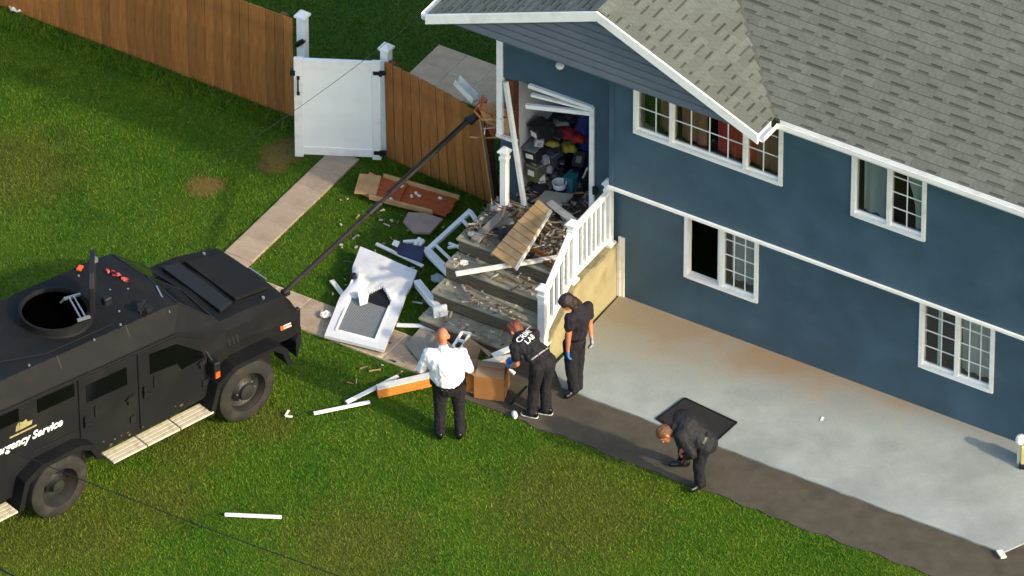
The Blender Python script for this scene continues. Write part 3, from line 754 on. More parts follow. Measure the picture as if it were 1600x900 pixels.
def loft(name, secs, m, parent, bevel=0.0, cap=True):
    b = MB(); n = len(secs[0][1]) * 2
    for x, prof in secs: b.v += [(x, -y, z) for y, z in prof] + [(x, y, z) for y, z in reversed(prof)]
    for i in range(len(secs) - 1):
        for k in range(n):
            k2 = (k + 1) % n; b.f.append((i * n + k, i * n + k2, (i + 1) * n + k2, (i + 1) * n + k)); b.m.append(0)
    if cap: b.f += [tuple(range(n)), tuple(range((len(secs) - 1) * n, len(secs) * n))]; b.m += [0, 0]
    return b.build(name, m, parent, bevel=bevel)
SY = lambda z: .93 - .035 * (z - .6) / 1.4
ZR = lambda x: 1.86 + (2.15 - x) * .055          # roof-edge height: a little higher at the rear
RT = .29
def sec(x, ze, zt, sill=.50): return (x, [(.72, sill - .04), (.93, sill + .06), (.913, 1.25), (SY(ze), ze), (.70, zt), (.0, zt + .02)])
loft('hull', [sec(-1.5, ZR(-1.5), ZR(-1.5) + RT), sec(.5, ZR(.5), ZR(.5) + RT), sec(2.08, ZR(2.08), ZR(2.08) + RT), (2.3, [(.72, .46), (.92, .56), (.905, 1.22), (.882, 1.76), (.70, 2.11), (0, 2.15)]),
             (2.95, [(.72, .46), (.91, .56), (.90, 1.22), (.87, 1.45), (.78, 1.53), (0, 1.57)])], M_truck, tk, bevel=.012)
loft('hood', [(2.952, [(.6, .6), (.86, .8), (.88, 1.20), (.86, 1.43), (.74, 1.52), (0, 1.56)]), (3.4, [(.6, .6), (.86, .8), (.88, 1.16), (.86, 1.40), (.74, 1.50), (0, 1.54)]),
              (4.05, [(.6, .6), (.86, .78), (.87, 1.06), (.83, 1.26), (.68, 1.36), (0, 1.40)]), (4.22, [(.55, .6), (.84, .74), (.83, .98), (.78, 1.10), (.62, 1.18), (0, 1.21)])], M_truck, tk, bevel=.012)
HZ = lambda x: 1.57 - (x - 2.95) * .02 / .45 if x < 3.4 else 1.55 - (x - 3.4) * .14 / .65
MB().prism([(3.06, -.62, HZ(3.06) - .035), (3.06, .62, HZ(3.06) - .035), (3.30, .56, HZ(3.3) - .035), (3.30, -.56, HZ(3.3) - .035)], (0, 0, .05)).build('cowl_vent', M_truck2, tk, bevel=.006)
MB().prism([(3.38, -.54, HZ(3.38) - .03), (3.38, .54, HZ(3.38) - .03), (3.98, .48, HZ(3.98) - .03), (3.98, -.48, HZ(3.98) - .03)], (0, 0, .045)).build('hood_panel', M_truck, tk, bevel=.008)
MB().bar((4.07, .04, 1.40), (4.12, -.26, 1.36), .02, .02).build('hood_trim', M_chrome, tk)
for y in (-.62, .62): MB().lathe([(.0, .03), (.02, .025), (.025, 0), (.0, -.005)], 10, Matrix.Translation((3.78, y, 1.425))).build('hood_catch', M_chrome, tk)
# windscreen: two sloping panes with a post between
WZ = lambda t, y: 2.15 - .58 * t - .056 * abs(y)
for s in (-1, 1):
    ws = MB().prism([(2.36, s * .05, WZ(.09, .05) + .004), (2.34, s * .62, WZ(.07, .62) + .004), (2.80, s * .72, WZ(.78, .72) + .004), (2.88, s * .05, WZ(.89, .05) + .004)], (.012, 0, .014)).build('windscreen', M_tglass, tk)
    MB().bar((2.33, s * .03, WZ(.05, 0) + .012), (2.31, s * .66, WZ(.02, .66) + .012), .03, .02).bar((2.91, s * .03, WZ(.94, 0) + .012), (2.83, s * .77, WZ(.82, .77) + .012), .03, .02).bar((2.31, s * .66, WZ(.02, .66) + .012), (2.83, s * .77, WZ(.82, .77) + .012), .03, .02).build('windscreen_frame', M_truck2, ws)
MB().bar((2.32, 0, WZ(.03, 0) + .01), (2.92, 0, WZ(.96, 0) + .01), .05, .03).build('windscreen_post', M_truck, tk)
MB().bar((2.28, -.28, 2.165), (2.12, -.76, 2.09), .02, .014).build('roof_edge_highlight', M_chrome, tk)  # bright bar put in as the highlight on the roof's front edge
# side: doors, windows, hinges, handles  (visible side is y < 0)
def side_poly(name, pts, s, off, th, m, parent, bevel=0):
    return MB().prism([(x, s * (SY(z) + off), z) for x, z in pts], (0, s * th, 0)).build(name, m, parent, bevel=bevel)
for s in (-1, 1):
    for xa, xb, win in ((1.45, 2.62, [(1.64, 1.74), (1.64, 1.42), (2.09, 1.37), (2.16, 1.24), (2.54, 1.26), (2.50, 1.36), (2.09, 1.69)]), (.47, 1.42, [(.59, 1.75), (.59, 1.47), (1.26, 1.44), (1.26, 1.72)])):
        zt = (ZR(xa) - .07, ZR(xb) - .07 if xb < 2.2 else 1.50)
        pts = [(xa, .60), (xb, .60), (xb, 1.05), (xb, zt[1])] + ([(2.12, 1.78)] if xb > 2.2 else []) + [(xa, zt[0])]
        dr = side_poly('door', pts, s, -.004, .022, M_truck, tk, .006)
        side_poly('window', win, s, .019, .006, M_tglass, dr)
        for z in (.8, 1.15): side_poly('hinge', [(xb - .14, z), (xb - .06, z), (xb - .06, z + .1), (xb - .14, z + .1)], s, .018, .02, M_truck2, dr)
        MB().bar((xb - .2, s * .955, 1.2), (xb - .08, s * .955, 1.23), .03, .03).bar((xb - .16, s * .96, 1.12), (xb - .16, s * .955, 1.24), .025, .02).build('hinge', M_truck2, dr)
        hd = MB(); hd.bar((xa + .07, s * .955, 1.1), (xa + .07, s * .955, 1.28), .025, .03).bar((xa + .07, s * .965, 1.18), (xa + .18, s * .965, 1.13), .025, .03); hd.build('handle', M_truck2, dr)
        side_poly('grab_bar', [(xa + .24, 1.18), (xa + .265, 1.18), (xa + .265, 1.36), (xa + .24, 1.36)], s, .018, .02, M_truck2, dr)
    for xa, xb in ((-.19, .41), (-1.1, -.5)):
        side_poly('window', [(xa, ZR(xa) - .30), (xb, ZR(xb) - .29), (xb, ZR(xb) - .09), (xa, ZR(xa) - .09)], s, .0, .012, M_tglass, tk)
    side_poly('rain_strip', [(-1.5, ZR(-1.5) - .045), (2.12, ZR(2.12) - .045), (2.12, ZR(2.12) - .02), (-1.5, ZR(-1.5) - .02)], s, -.002, .02, M_truck2, tk)
    side_poly('seam', [(.0, 1.36), (.02, 1.36), (.02, 1.6), (0, 1.6)], s, -.002, .008, M_truck2, tk)
    side_poly('seam', [(-.5, 1.45), (-.485, 1.45), (-.485, 1.7), (-.5, 1.7)], s, -.002, .008, M_truck2, tk)
    side_poly('seam', [(-.3, 1.10), (.44, 1.08), (.44, 1.1), (-.3, 1.12)], s, -.002, .012, M_truck2, tk)
    for k in range(3): MB().prism([(2.98 + .07 * k, s * .875, 1.18), (3.01 + .07 * k, s * .875, 1.18), (3.01 + .07 * k, s * .848, 1.33), (2.98 + .07 * k, s * .848, 1.33)], (0, s * .016, 0)).build('vent_slot', M_truck2, tk)
    MB().prism([(3.86, s * .868, 1.0), (4.04, s * .862, .98), (4.04, s * .83, 1.10), (3.86, s * .84, 1.13)], (0, s * .018, 0)).build('marker_lamp', M_orange, tk)
    for k in range(3): MB().bar((3.91, s * (.884 - .010 * k), 1.015 + .035 * k), (4.04, s * (.878 - .010 * k), 1.0 + .035 * k), .012, .012).build('lamp_bar', M_white, tk)
    mi_ = MB().box((2.62, s * 1.02, 1.08), (.1, .16, .26)).bar((2.6, s * .9, 1.2), (2.62, s * 1.0, 1.18), .03, .03).bar((2.56, s * .9, 1.36), (2.62, s * 1.02, 1.18), .025, .025).build('mirror', M_truck2, tk, bevel=.01)
    MB().box((2.675, s * 1.03, 1.02), (.014, .09, .09)).box((2.62, s * 1.105, 1.02), (.07, .012, .09)).build('mirror_lamp', M_orange, mi_)
    # fenders over the wheels
    for xc, r0 in ((3.13, .60), (0, .62)):
        for_pts = []
        outer = [(-.66, .38), (-.52, .86), (-.22, 1.02), (.50, 1.0), (.66, .86), (.74, .60)] if xc > 1 else [(-.70, .42), (-.58, .86), (-.3, 1.0), (.34, 1.0), (.56, .9), (.7, .62)]
        inner = [(-.58, .38), (-.46, .80), (-.2, .95), (.44, .94), (.58, .82), (.66, .60)] if xc > 1 else [(-.62, .42), (-.51, .80), (-.27, .93), (.31, .93), (.5, .84), (.62, .62)]
        b = MB()
        for i in range(len(outer) - 1):
            (x0, z0), (x1, z1), (x2, z2), (x3, z3) = outer[i], outer[i + 1], inner[i + 1], inner[i]
            b.prism([(xc + x0, s * .84, z0), (xc + x1, s * .84, z1), (xc + x2, s * .84, z2), (xc + x3, s * .84, z3)], (0, s * .27, 0))
        b.build('fender', M_truck, tk)
        MB().prism([(xc - .5, s * .84, .5), (xc - .44, s * .84, .78), (xc - .2, s * .84, .93), (xc + .4, s * .84, .92), (xc + .55, s * .84, .6)], (0, s * .10, 0)).build('wheel_well', M_truck2, tk)
for s in (-1, 1):
    for xc in (0, 3.13):
        w = bpy.data.objects.new('wheel', None); COL.objects.link(w); w.parent = tk; w.location = (xc, s * .96, .465); w.rotation_euler = (R(90) if s < 0 else R(-90), 0, 0)
        ty = MB().lathe([(.29, .13), (.33, .145), (.42, .14), (.455, .11), (.465, .06), (.465, -.06), (.455, -.11), (.42, -.14), (.33, -.145), (.29, -.13), (.29, .13)], 40).build('tyre', M_rubber, w, True)
        rm = MB().lathe([(.295, .125), (.28, .10), (.265, .02), (.20, -.01), (.17, .05), (.12, .09), (.115, .13), (.07, .14), (0, .145)] if xc else [(.295, .125), (.28, .1), (.265, -.04), (.22, -.1), (.15, -.09), (.14, -.0), (.1, .04), (.09, .1), (0, .11)], 32).build('rim', mat('rim_black', (38, 38, 36), .5, .15, 6, dirt=((60, 56, 46), 5, .5)), w, True)
        for k in range(8):
            t = k * math.pi / 4; MB().lathe([(0, .02), (.014, .02), (.014, 0)], 6, Matrix.Translation((.145 * math.cos(t), .145 * math.sin(t), .072 if xc else -.06))).build('wheel_nut', M_chrome if xc else M_black, w)
        for k in range(4):
            t = k * math.pi / 2 + .4; MB().lathe([(0, .001), (.032, .001), (.036, -.004)], 12, Matrix.Translation((.225 * math.cos(t), .225 * math.sin(t), .012 if xc else -.085))).build('rim_hole', M_truck2, w)
        for k in range(30):
            t = k * 2 * math.pi / 30
            pass
    # side steps in three panels of slats
    for i, (xa, xb) in enumerate(((.86, 1.41), (1.43, 1.97), (1.99, 2.53))):
        sb = bpy.data.objects.new('side_step', None); COL.objects.link(sb); sb.parent = tk; sb.location = ((xa + xb) / 2, s * .99, .45)
        for k in range(4): MB().box((0, (k - 1.5) * .068, 0), (xb - xa, .058, .03)).build('slat', M_step, sb, bevel=.004)
        MB().box((0, 0, -.03), (xb - xa - .02, .25, .02)).build('bracket', M_truck2, sb)
    sb = bpy.data.objects.new('side_step', None); COL.objects.link(sb); sb.parent = tk; sb.location = (-.98, s * .99, .45)
    for k in range(4): MB().box((0, (k - 1.5) * .068, 0), (.52, .058, .03)).build('slat', M_step, sb, bevel=.004)
    MB().tube([(-.74, s * 1.1, .45), (-.7, s * 1.12, .36), (-.72, s * 1.1, .28)], .012, 6).build('step_hook', M_truck2, tk)
# front bumper, tow hook, winch mount
MB().prism([(4.05, -.98, .5), (4.32, -.74, .5), (4.32, .74, .5), (4.05, .98, .5)], (0, 0, .28)).build('bumper', M_truck, tk, bevel=.02)
MB().span((4.20, -.5, .80), (4.25, .5, 1.08)).build('grille', M_truck2, tk)
MB().tube([(4.30, -.62, .86)] + [(4.32 + .06 * math.cos(a), -.62, .82 + .06 * math.sin(a)) for a in np.linspace(1.6, 6.0, 9)], .014, 6).build('tow_hook', M_black, tk, True)
MB().bar((4.26, -.70, .55), (4.27, -.70, 1.06), .07, .1).build('push_bar', M_truck2, tk, bevel=.01)
MB().bar((4.26, .70, .55), (4.27, .70, 1.06), .07, .1).build('push_bar', M_truck2, tk, bevel=.01)
MB().bar((4.28, -.66, .96), (4.28, .66, .96), .06, .06).build('push_bar', M_truck2, tk)
# roof hatch with ring, upright lid and bracket
zr = ZR(.83) + RT
HX, HY, HR = .80, -.02, .44
b = MB().lathe([(HR + .07, .0), (HR + .06, .03), (HR + .035, .05), (HR + .03, .15), (HR, .155), (HR - .01, .14), (HR - .015, .10)], 36, Matrix.Translation((HX, HY, zr)))
rg = b.build('hatch_ring', M_truck, tk, True)
MB().lathe([(HR - .014, .10), (HR - .016, .03)], 36, Matrix.Translation((HX, HY, zr))).build('hatch_well', mat('hatch_unlit_black', (2, 2, 2), 1, 0, spec=0), rg, True)
MB().lathe([(0, .008), (HR - .005, .008), (HR - .005, .0)], 36, Matrix.Translation((HX, HY, zr + .032))).build('hatch_black_disc', mat('hatch_unlit_black', (2, 2, 2), 1, 0, spec=0), rg)  # black disc and lining stand in for the hatch's unlit depth
lda, ldd = Vector((1.15, -.42, zr + .13)), Vector((.64, .765, 0)); ldn = Vector((-.765, .64, 0)) * .07
lid = MB(); lid.prism([lda + ldd * a_ + Vector((0, 0, b_)) for a_, b_ in ((0, 0), (.70, 0), (.74, .2), (.62, .58), (.12, .58), (0, .4))], ldn)
lid_o = lid.build('hatch_lid', M_truck2, tk, bevel=.01)
br = MB(); zb_ = zr + .19
br.bar((1.04, -.03, zb_ + .02), (.90, -.45, zb_), .02, .02).bar((1.11, -.02, zb_ + .02), (.97, -.45, zb_), .02, .02)
br.bar((.98, .0, zb_ + .02), (1.18, -.09, zb_ + .05), .035, .03).bar((.84, -.45, zb_), (1.02, -.49, zb_), .035, .03).bar((.98, 0, zb_ + .02), (.96, .05, zb_ - .06), .03, .03)
br.build('lid_bracket', M_chrome, lid_o)
MB().box(lda + ldd * .5 + Vector((0, 0, .5)), (.06, .06, .06)).build('lid_latch', M_chrome, lid_o)
MB().box((HX + HR + .16, HY - .33, zr + .18), (.12, .1, .12)).build('hinge_block', M_truck2, rg, bevel=.015)
# raised roof plate around the hatch
MB().prism([(-1.5, .42, ZR(-1.5) + RT + .005), (-1.5, -.40, ZR(-1.5) + RT + .005), (-.35, -.40, ZR(-.35) + RT + .005), (.2, -.60, ZR(.2) + RT + .003), (1.3, -.6, ZR(1.3) + RT + .003), (1.6, -.3, ZR(1.6) + RT + .008), (1.6, .5, ZR(1.6) + RT + .008), (1.2, .62, ZR(1.2) + RT + .003), (.2, .6, ZR(.2) + RT + .003)], (0, 0, .016)).build('roof_plate', M_truck, tk, bevel=.006)
# small roof fittings: spot lamp cluster, red lamps, bolts
lp = MB()
for k in range(3): lp.box((1.86 - .05 * k, -.60 - .0 * k, ZR(1.9) + RT + .04 + .03 * k), (.09, .14 - .03 * k, .07), Matrix.Rotation(.5 * k, 3, 'Z'))
lp.tube([(1.75, -.62, ZR(1.8) + RT - .02), (1.76, -.60, ZR(1.8) + RT + .1), (1.9, -.52, ZR(1.8) + RT + .1)], .018, 8)
lp.build('spot_lamp', M_truck2, tk)
M_pink = mat('faded_red', (176, 96, 92), .6, .3, 20)
rq = random.Random(3)
for k in range(12):
    MB().box((2.0 + .004 * k + rq.uniform(-.03, .03), .38 - .034 * k, ZR(2.05) + RT + .015 + rq.uniform(0, .02)), (rq.uniform(.02, .07), rq.uniform(.02, .05), .03), Matrix.Rotation(rq.uniform(0, 3), 3, 'Z') @ Matrix.Rotation(rq.uniform(-.5, .5), 3, 'X')).build('red_fitting', (M_red, M_pink, M_red, M_truck2)[k % 4], tk)
MB().box((1.72, .62, ZR(1.7) + RT + .035), (.1, .06, .025), Matrix.Rotation(.5, 3, 'Z')).build('amber_lamp', M_orange, tk)
MB().bar((1.98, .78, ZR(2.0) + RT - .06), (2.2, .6, ZR(2.15) + RT - .04), .02, .02).build('roof_wiper', M_truck2, tk)
for x, y in ((1.5, .2), (1.62, .52), (1.38, -.66), (.9, -.72), (-.12, -.66), (1.75, .02), (2.0, .72), (1.95, -.1), (-.4, -.33), (1.55, -.42)):
    MB().lathe([(0, .022), (.015, .02), (.018, 0)], 8, Matrix.Translation((x, y, ZR(x) + RT))).build('roof_bolt', M_chrome, tk)
for s in (-1, 1):
    for k in range(17):
        x = -1.4 + k * .21; MB().lathe([(0, .008), (.009, .006), (.011, 0)], 6, Matrix.Translation((x, s * .71, ZR(x) + RT - .004))).build('roof_bolt', M_truck2, tk)
    for x in (.3, 1.43): MB().bar((x, s * .70, ZR(x) + RT + .002), (x, s * .885, ZR(x) + .004), .012, .006).build('roof_seam', M_truck2, tk)
    MB().bar((3.36, s * .56, HZ(3.36) - .028), (4.0, s * .52, HZ(4.0) - .03), .012, .012).build('hood_seam', M_truck2, tk)
M_mud = mat('dried_mud', (92, 80, 56), .95, .3, 9, .4, 40)
rq = random.Random(9)
for s in (-1, 1):
    for k in range(26):
        x = rq.uniform(-1.3, 2.5); z = .6 + abs(rq.gauss(0, .07)); r_ = rq.uniform(.012, .035)
        if -.6 < x < .6: continue
        side_poly('mud_splash', [(x + r_ * rq.uniform(.5, 1.2) * math.cos(a), z + r_ * rq.uniform(.4, .9) * math.sin(a)) for a in np.linspace(0, 5.4, 7)], s, .019, .002, M_mud, tk)
# lettering and emblem on the side
def text_mesh(body, size, extr=.002, bold=.0, shear=0.0):
    c = bpy.data.curves.new('t', 'FONT'); c.body = body; c.size = size; c.extrude = extr; c.offset = bold; c.shear = shear; c.align_x = 'LEFT'
    o = bpy.data.objects.new('t', c); COL.objects.link(o)
    me = bpy.data.meshes.new_from_object(o.evaluated_get(bpy.context.evaluated_depsgraph_get()))
    bpy.data.objects.remove(o); bpy.data.curves.remove(c); return me
me = text_mesh('Emergency Service', .165, .003, .0045, .25); me.materials.clear(); me.materials.append(mat('white_lettering', (232, 232, 228), .5, .02))
lt = link('lettering', me, tk)
wdt = max(v.co.x for v in me.vertices); sc_ = 1.30 / wdt
# local x of the text runs forward, its y up the side
ang = math.atan(.035 / 1.4)
me.transform(Matrix.Translation((-1.10, -(SY(1.33) + .006), 1.34)) @ Matrix(((1, 0, 0, 0), (0, math.sin(ang), -1, 0), (-.03, 1, 0, 0), (0, 0, 0, 1))) @ Matrix.Diagonal((sc_, 1.0, 1, 1)))
M_em = mat('gold_emblem', (142, 134, 92), .5, .2, 20)
side_poly('emblem', [(-.56, 1.56), (-.30, 1.56), (-.28, 1.62), (-.36, 1.63), (-.38, 1.68), (-.44, 1.66), (-.5, 1.69), (-.55, 1.64)], -1, .0, .006, M_em, tk)
side_poly('emblem_stripe', [(-.66, 1.50), (-.22, 1.49), (-.22, 1.515), (-.66, 1.525)], -1, .0, .006, M_em, tk)

# ---- the ram: a long pole carried on the truck's nose, reaching to the house corner
ra = TO + hv * 4.30 - rv * 0 + Vector((0, 0, 1.0)); ra = at(446, 455, .85)
rb = aty(741, 181, .10)
M_ram = mat('ram_steel', (36, 34, 32), .7, .3, 5, .1, 30, spec=.2, dirt=((56, 46, 38), 8, .5))
ram = thing('battering_ram', 'long dark steel ram pole reaching from truck nose to torn fence end', 'ram', ra)
dv = rb - ra
MB().tube([(0, 0, 0), dv * .48], [.036, .034], 12).build('lower_pole', M_ram, ram, True)
MB().tube([dv * .46, dv * .98], [.026, .024], 12).build('upper_pole', M_ram, ram, True)
MB().tube([dv * .44, dv * .50], .046, 12).build('coupling', M_truck2, ram, True)
sd = Vector((0, 0, 1)).cross(dv).normalized()
MB().tube([dv * .55 + sd * .055, dv * .97 + sd * .045], .014, 8).build('brace_rod', M_ram, ram, True)
pl = MB(); dn = dv.normalized(); upv = dn.cross(sd)
pl.prism([dv * .965 + sd * .07 + upv * .03, dv * .965 - sd * .07 + upv * .03, dv * 1.01 - sd * .04, dv * 1.01 + sd * .04], upv * -.06)
pl.build('ram_head', M_truck2, ram)
MB().box((0, 0, -.02), (.12, .1, .1), Matrix.Rotation(HEAD, 3, 'Z')).build('mount', M_truck2, ram, bevel=.02)
# ================================================================== WRECKAGE
def _one(o, label, cat, group=None): return tag(o, label, cat, group)
def pbar(name, label, cat, a, b, za, zb, w, h, m, bevel=.004):
    A, B = at(*a, za), at(*b, zb); o = MB().bar(Vector((0, 0, 0)), B - A, w, h).build(name, m, bevel=bevel); o.location = A
    return tag(o, label, cat)
def quad(pts, zs): return [at(*p, z) for p, z in zip(pts, zs)]
def panel_from(name, Q, th, m, parent=None, bevel=.004):
    n = (Q[1] - Q[0]).cross(Q[-1] - Q[0]).normalized()
    if n.z < 0: n = -n
    c = sum(Q, Vector()) / len(Q)
    o = MB().prism([q - c for q in Q], n * th).build(name, m, parent, bevel=bevel); o.location = c; return o

# ---- the battered white door
DQ = quad([(507, 528), (600, 551), (652, 427), (563, 389)], [.06, .06, .10, .16])
def dmap(u, v): return (DQ[0] * (1 - u) + DQ[1] * u) * (1 - v) + (DQ[3] * (1 - u) + DQ[2] * u) * v
door = thing('fallen_door', 'crumpled white entrance door lying on the lawn with grey screen panel', 'door', DQ[0])
NU, NV = 30, 60
rs = random.Random(4)
def crump(u, v):
    f = math.exp(-((v - .66) / .10) ** 2) * (1.1 - .5 * u)
    w_ = .05 * f + .022 * f * math.sin(16 * v + 11 * u + 3 * math.sin(6 * u)) + .014 * f * abs(math.sin(23 * u - 17 * v))
    w_ += .045 * math.exp(-((u - .1) / .12) ** 2 - ((v - .52) / .14) ** 2) + .012 * math.sin(20 * v) * math.exp(-(u / .2) ** 2 - ((v - .45) / .2) ** 2)
    w_ += .018 * math.exp(-((v - .88) / .1) ** 2) * math.sin(7 * u + 6 * v)
    return w_
V, F, idx = [], [], {}
def dhole(u, v):
    if .17 < u < .80 and .09 < v < .47: return True
    return .22 < u < .80 and v >= .47 and v < .47 + .19 * (1 - abs((u - .58) / .36) ** 1.1)
def dv_(i, j, t):
    if (i, j, t) not in idx:
        u, v = i / NU, j / NV
        pinch = .09 * math.exp(-((v - .6) / .12) ** 2) * (1 - u)
        p = dmap(u + pinch * (1 - u), v); p.z += crump(u, v) + (.045 if t else 0); idx[(i, j, t)] = len(V); V.append(p - DQ[0])
    return idx[(i, j, t)]
sol = [[not dhole((i + .5) / NU, (j + .5) / NV) for j in range(NV)] for i in range(NU)]
for i in range(NU):
    for j in range(NV):
        if not sol[i][j]: continue
        F.append(tuple(dv_(a, b, 1) for a, b in ((i, j), (i + 1, j), (i + 1, j + 1), (i, j + 1))))
        F.append(tuple(dv_(a, b, 0) for a, b in ((i, j + 1), (i + 1, j + 1), (i + 1, j), (i, j))))
        for (di, dj, e) in ((-1, 0, ((i, j), (i, j + 1))), (1, 0, ((i + 1, j + 1), (i + 1, j))), (0, -1, ((i + 1, j), (i, j))), (0, 1, ((i, j + 1), (i + 1, j + 1)))):
            a, b = i + di, j + dj
            if not (0 <= a < NU and 0 <= b < NV and sol[a][b]):
                F.append((dv_(*e[0], 0), dv_(*e[0], 1), dv_(*e[1], 1), dv_(*e[1], 0)))
dl = MB(); dl.add(V, F); dl.build('door_leaf', mat('dented_white_door', (214, 217, 220), .35, .05, 4, .15, 9, dirt=((160, 158, 150), 4, .35)), door, True)
def grid_mat():
    m = mat('door_screen', (112, 120, 122), .6, .35, 7)
    N = m.node_tree.nodes; L = m.node_tree.links
    tc = N.new('ShaderNodeTexCoord'); ck = N.new('ShaderNodeTexBrick'); ck.inputs['Scale'].default_value = 1
    ck.inputs['Brick Width'].default_value = .03; ck.inputs['Row Height'].default_value = .022; ck.inputs['Mortar Size'].default_value = .004; ck.offset = 0
    ck.inputs['Color1'].default_value = (*lin((70, 78, 82)), 1); ck.inputs['Color2'].default_value = (*lin((92, 98, 102)), 1); ck.inputs['Mortar'].default_value = (*lin((150, 156, 156)), 1)
    L.new(tc.outputs['Object'], ck.inputs['Vector'])
    mx = N.new('ShaderNodeMixRGB'); mx.blend_type = 'MULTIPLY'; mx.inputs[0].default_value = .6
    b = N['Principled BSDF']; src = b.inputs['Base Color'].links[0].from_socket
    L.new(ck.outputs['Color'], mx.inputs[1]); L.new(src, mx.inputs[2]); mx.inputs[0].default_value = .25; L.new(mx.outputs[0], b.inputs['Base Color'])
    return m
sq = [dmap(.15, .075), dmap(.82, .075), dmap(.82, .475), dmap(.17, .475)]
cq = [dmap(.17, .47), dmap(.82, .47), dmap(.84, .6), dmap(.6, .70), dmap(.2, .58)]
MB().prism([q - DQ[0] + Vector((0, 0, .012)) for q in cq], (0, 0, .01)).build('gap_dark_sheet', M_matrim, door)  # black sheet added under the torn gap to carry its darkness
so = MB().prism([q - DQ[0] + Vector((0, 0, .028)) for q in sq], (0, 0, .006)).build('screen_panel', grid_mat(), door)
so.rotation_euler = (0, 0, 0)
for (u0, v0, u1, v1) in ((.15, .08, .82, .08), (.15, .08, .17, .5), (.81, .08, .81, .5)):
    a, b_ = dmap(u0, v0) - DQ[0] + Vector((0, 0, .05)), dmap(u1, v1) - DQ[0] + Vector((0, 0, .05)); MB().bar(a, b_, .03, .02).build('panel_bead', M_white, door)
p = dmap(.12, .62) - DQ[0]
MB().lathe([(.0, .05), (.035, .045), (.038, 0), (.05, -.01)], 16, Matrix.Translation(p + Vector((0, 0, .14)))).build('lock_barrel', M_black, door, True)
tp = MB(); tq = [dmap(.36, .40), dmap(.47, .43), dmap(.45, .51), dmap(.34, .50), dmap(.30, .45)]
tp.prism([q - DQ[0] + Vector((0, 0, .05 + .03 * k)) for k, q in enumerate(tq)], (0, 0, .01)); tp.build('torn_flap', M_white, door)

# ---- loose white trim and rail pieces
pbar('trim_strip', 'thin white trim strip lying above the fallen door beside navy panel', 'trim', (588, 381), (661, 416), .10, .10, .05, .03, M_white)
pbar('trim_strip', 'short pale trim strip on dark grass left of the fallen door', 'trim', (518, 438), (547, 474), .06, .06, .07, .02, M_wpaint)
pbar('trim_strip', 'white pole lying alone on the lawn in front of the truck', 'trim', (351, 804), (440, 808), .03, .03, .04, .04, M_white)
pbar('trim_strip', 'lower of two white strips on the lawn left of the officer', 'trim', (490, 646), (578, 628), .05, .06, .05, .03, M_white)
pbar('trim_strip', 'white strip slanting up to the orange timber end', 'trim', (541, 629), (622, 588), .05, .08, .06, .03, M_white)
pbar('trim_strip', 'long white board lying across the landing under the tan panel', 'trim', (712, 428), (872, 402), .98, 1.0, .07, .04, M_wpaint)
pbar('trim_strip', 'white plank end beside the crouching woman head', 'trim', (770, 556), (806, 541), .5, .55, .09, .03, M_white)
pbar('trim_strip', 'short white strip under the cardboard carton by gloved hand', 'trim', (789, 572), (804, 584), .3, .25, .05, .03, M_white)
o = MB(); A = at(620, 508, .06); pts = [A, at(656, 509, .09), at(690, 520, .06)]
o.bar(pts[0] - A, pts[1] - A, .06, .02).bar(pts[1] - A, pts[2] - A, .06, .02); o = o.build('bent_trim', M_white); o.location = A
tag(o, 'bent white trim strip between fallen door and lowest step', 'trim')
A = at(451, 641, .03); o = MB().bar((0, 0, 0), at(446, 650, .03) - A, .03, .01).bar(at(446, 650, .03) - A, at(457, 651, .03) - A, .03, .012).build('trim_scrap', M_white); o.location = A
tag(o, 'tiny white bent scrap on the grass by the front wheel', 'scrap')
# collapsed railing section
cr = thing('broken_railing', 'collapsed white railing frame lying on grass left of the steps', 'railing', at(670, 392, .1))
c0 = Vector(cr.location)
def crb(nm, a, b, za, zb, w, h): MB().bar(at(*a, za) - c0, at(*b, zb) - c0, w, h).build(nm, M_white, cr, bevel=.004)
crb('handrail', (668, 391), (736, 329), .14, .35, .07, .05)
crb('handrail', (735, 331), (749, 351), .35, .33, .055, .045)
crb('baluster', (722, 343), (741, 364), .31, .29, .04, .04)
crb('bottom_rail', (664, 389), (705, 430), .14, .22, .11, .06)
crb('baluster', (681, 383), (716, 417), .18, .26, .035, .035)
crb('baluster', (700, 387), (727, 383), .2, .3, .035, .035)
crb('baluster', (702, 380), (726, 390), .2, .3, .035, .035)
# toppled post beside the door
tp_ = thing('toppled_post', 'toppled white vinyl post with base flange against the lowest step', 'post', at(652, 442, .1))
A = Vector(tp_.location); B = at(688, 487, .30)
MB().bar((0, 0, 0), B - A, .10, .10).build('shaft', M_white, tp_, bevel=.008)
dd = (B - A).normalized()
MB().bar(B - A - dd * .03, B - A + dd * .02, .19, .17).build('base_flange', M_white, tp_, bevel=.006)
MB().bar(B - A + dd * .02, B - A + dd * .09, .05, .05).build('post_bracket', M_white, tp_)
# navy panel and small pieces near it
o = panel_from('navy_panel', quad([(613, 379), (664, 389), (660, 412), (622, 399)], [.12, .14, .12, .1]), .05, M_navy, bevel=.012); tag(o, 'navy blue padded panel lying behind the white trim strip', 'panel')
o = panel_from('white_scrap', quad([(616, 376), (625, 379), (621, 387), (612, 383)], [.2] * 4), .02, M_white); tag(o, 'small white scrap on the corner of the navy panel', 'scrap')
wf = thing('white_bracket', 'small broken white frame lying between navy panel and railing', 'frame', at(648, 381, .1)); c0 = Vector(wf.location)
for a, b in (((630, 378), (662, 376)), ((662, 376), (655, 384)), ((640, 386), (664, 389)), ((648, 384), (656, 372))): MB().bar(at(*a, .14) - c0, at(*b, .16) - c0, .045, .03).build('bar', M_white, wf)
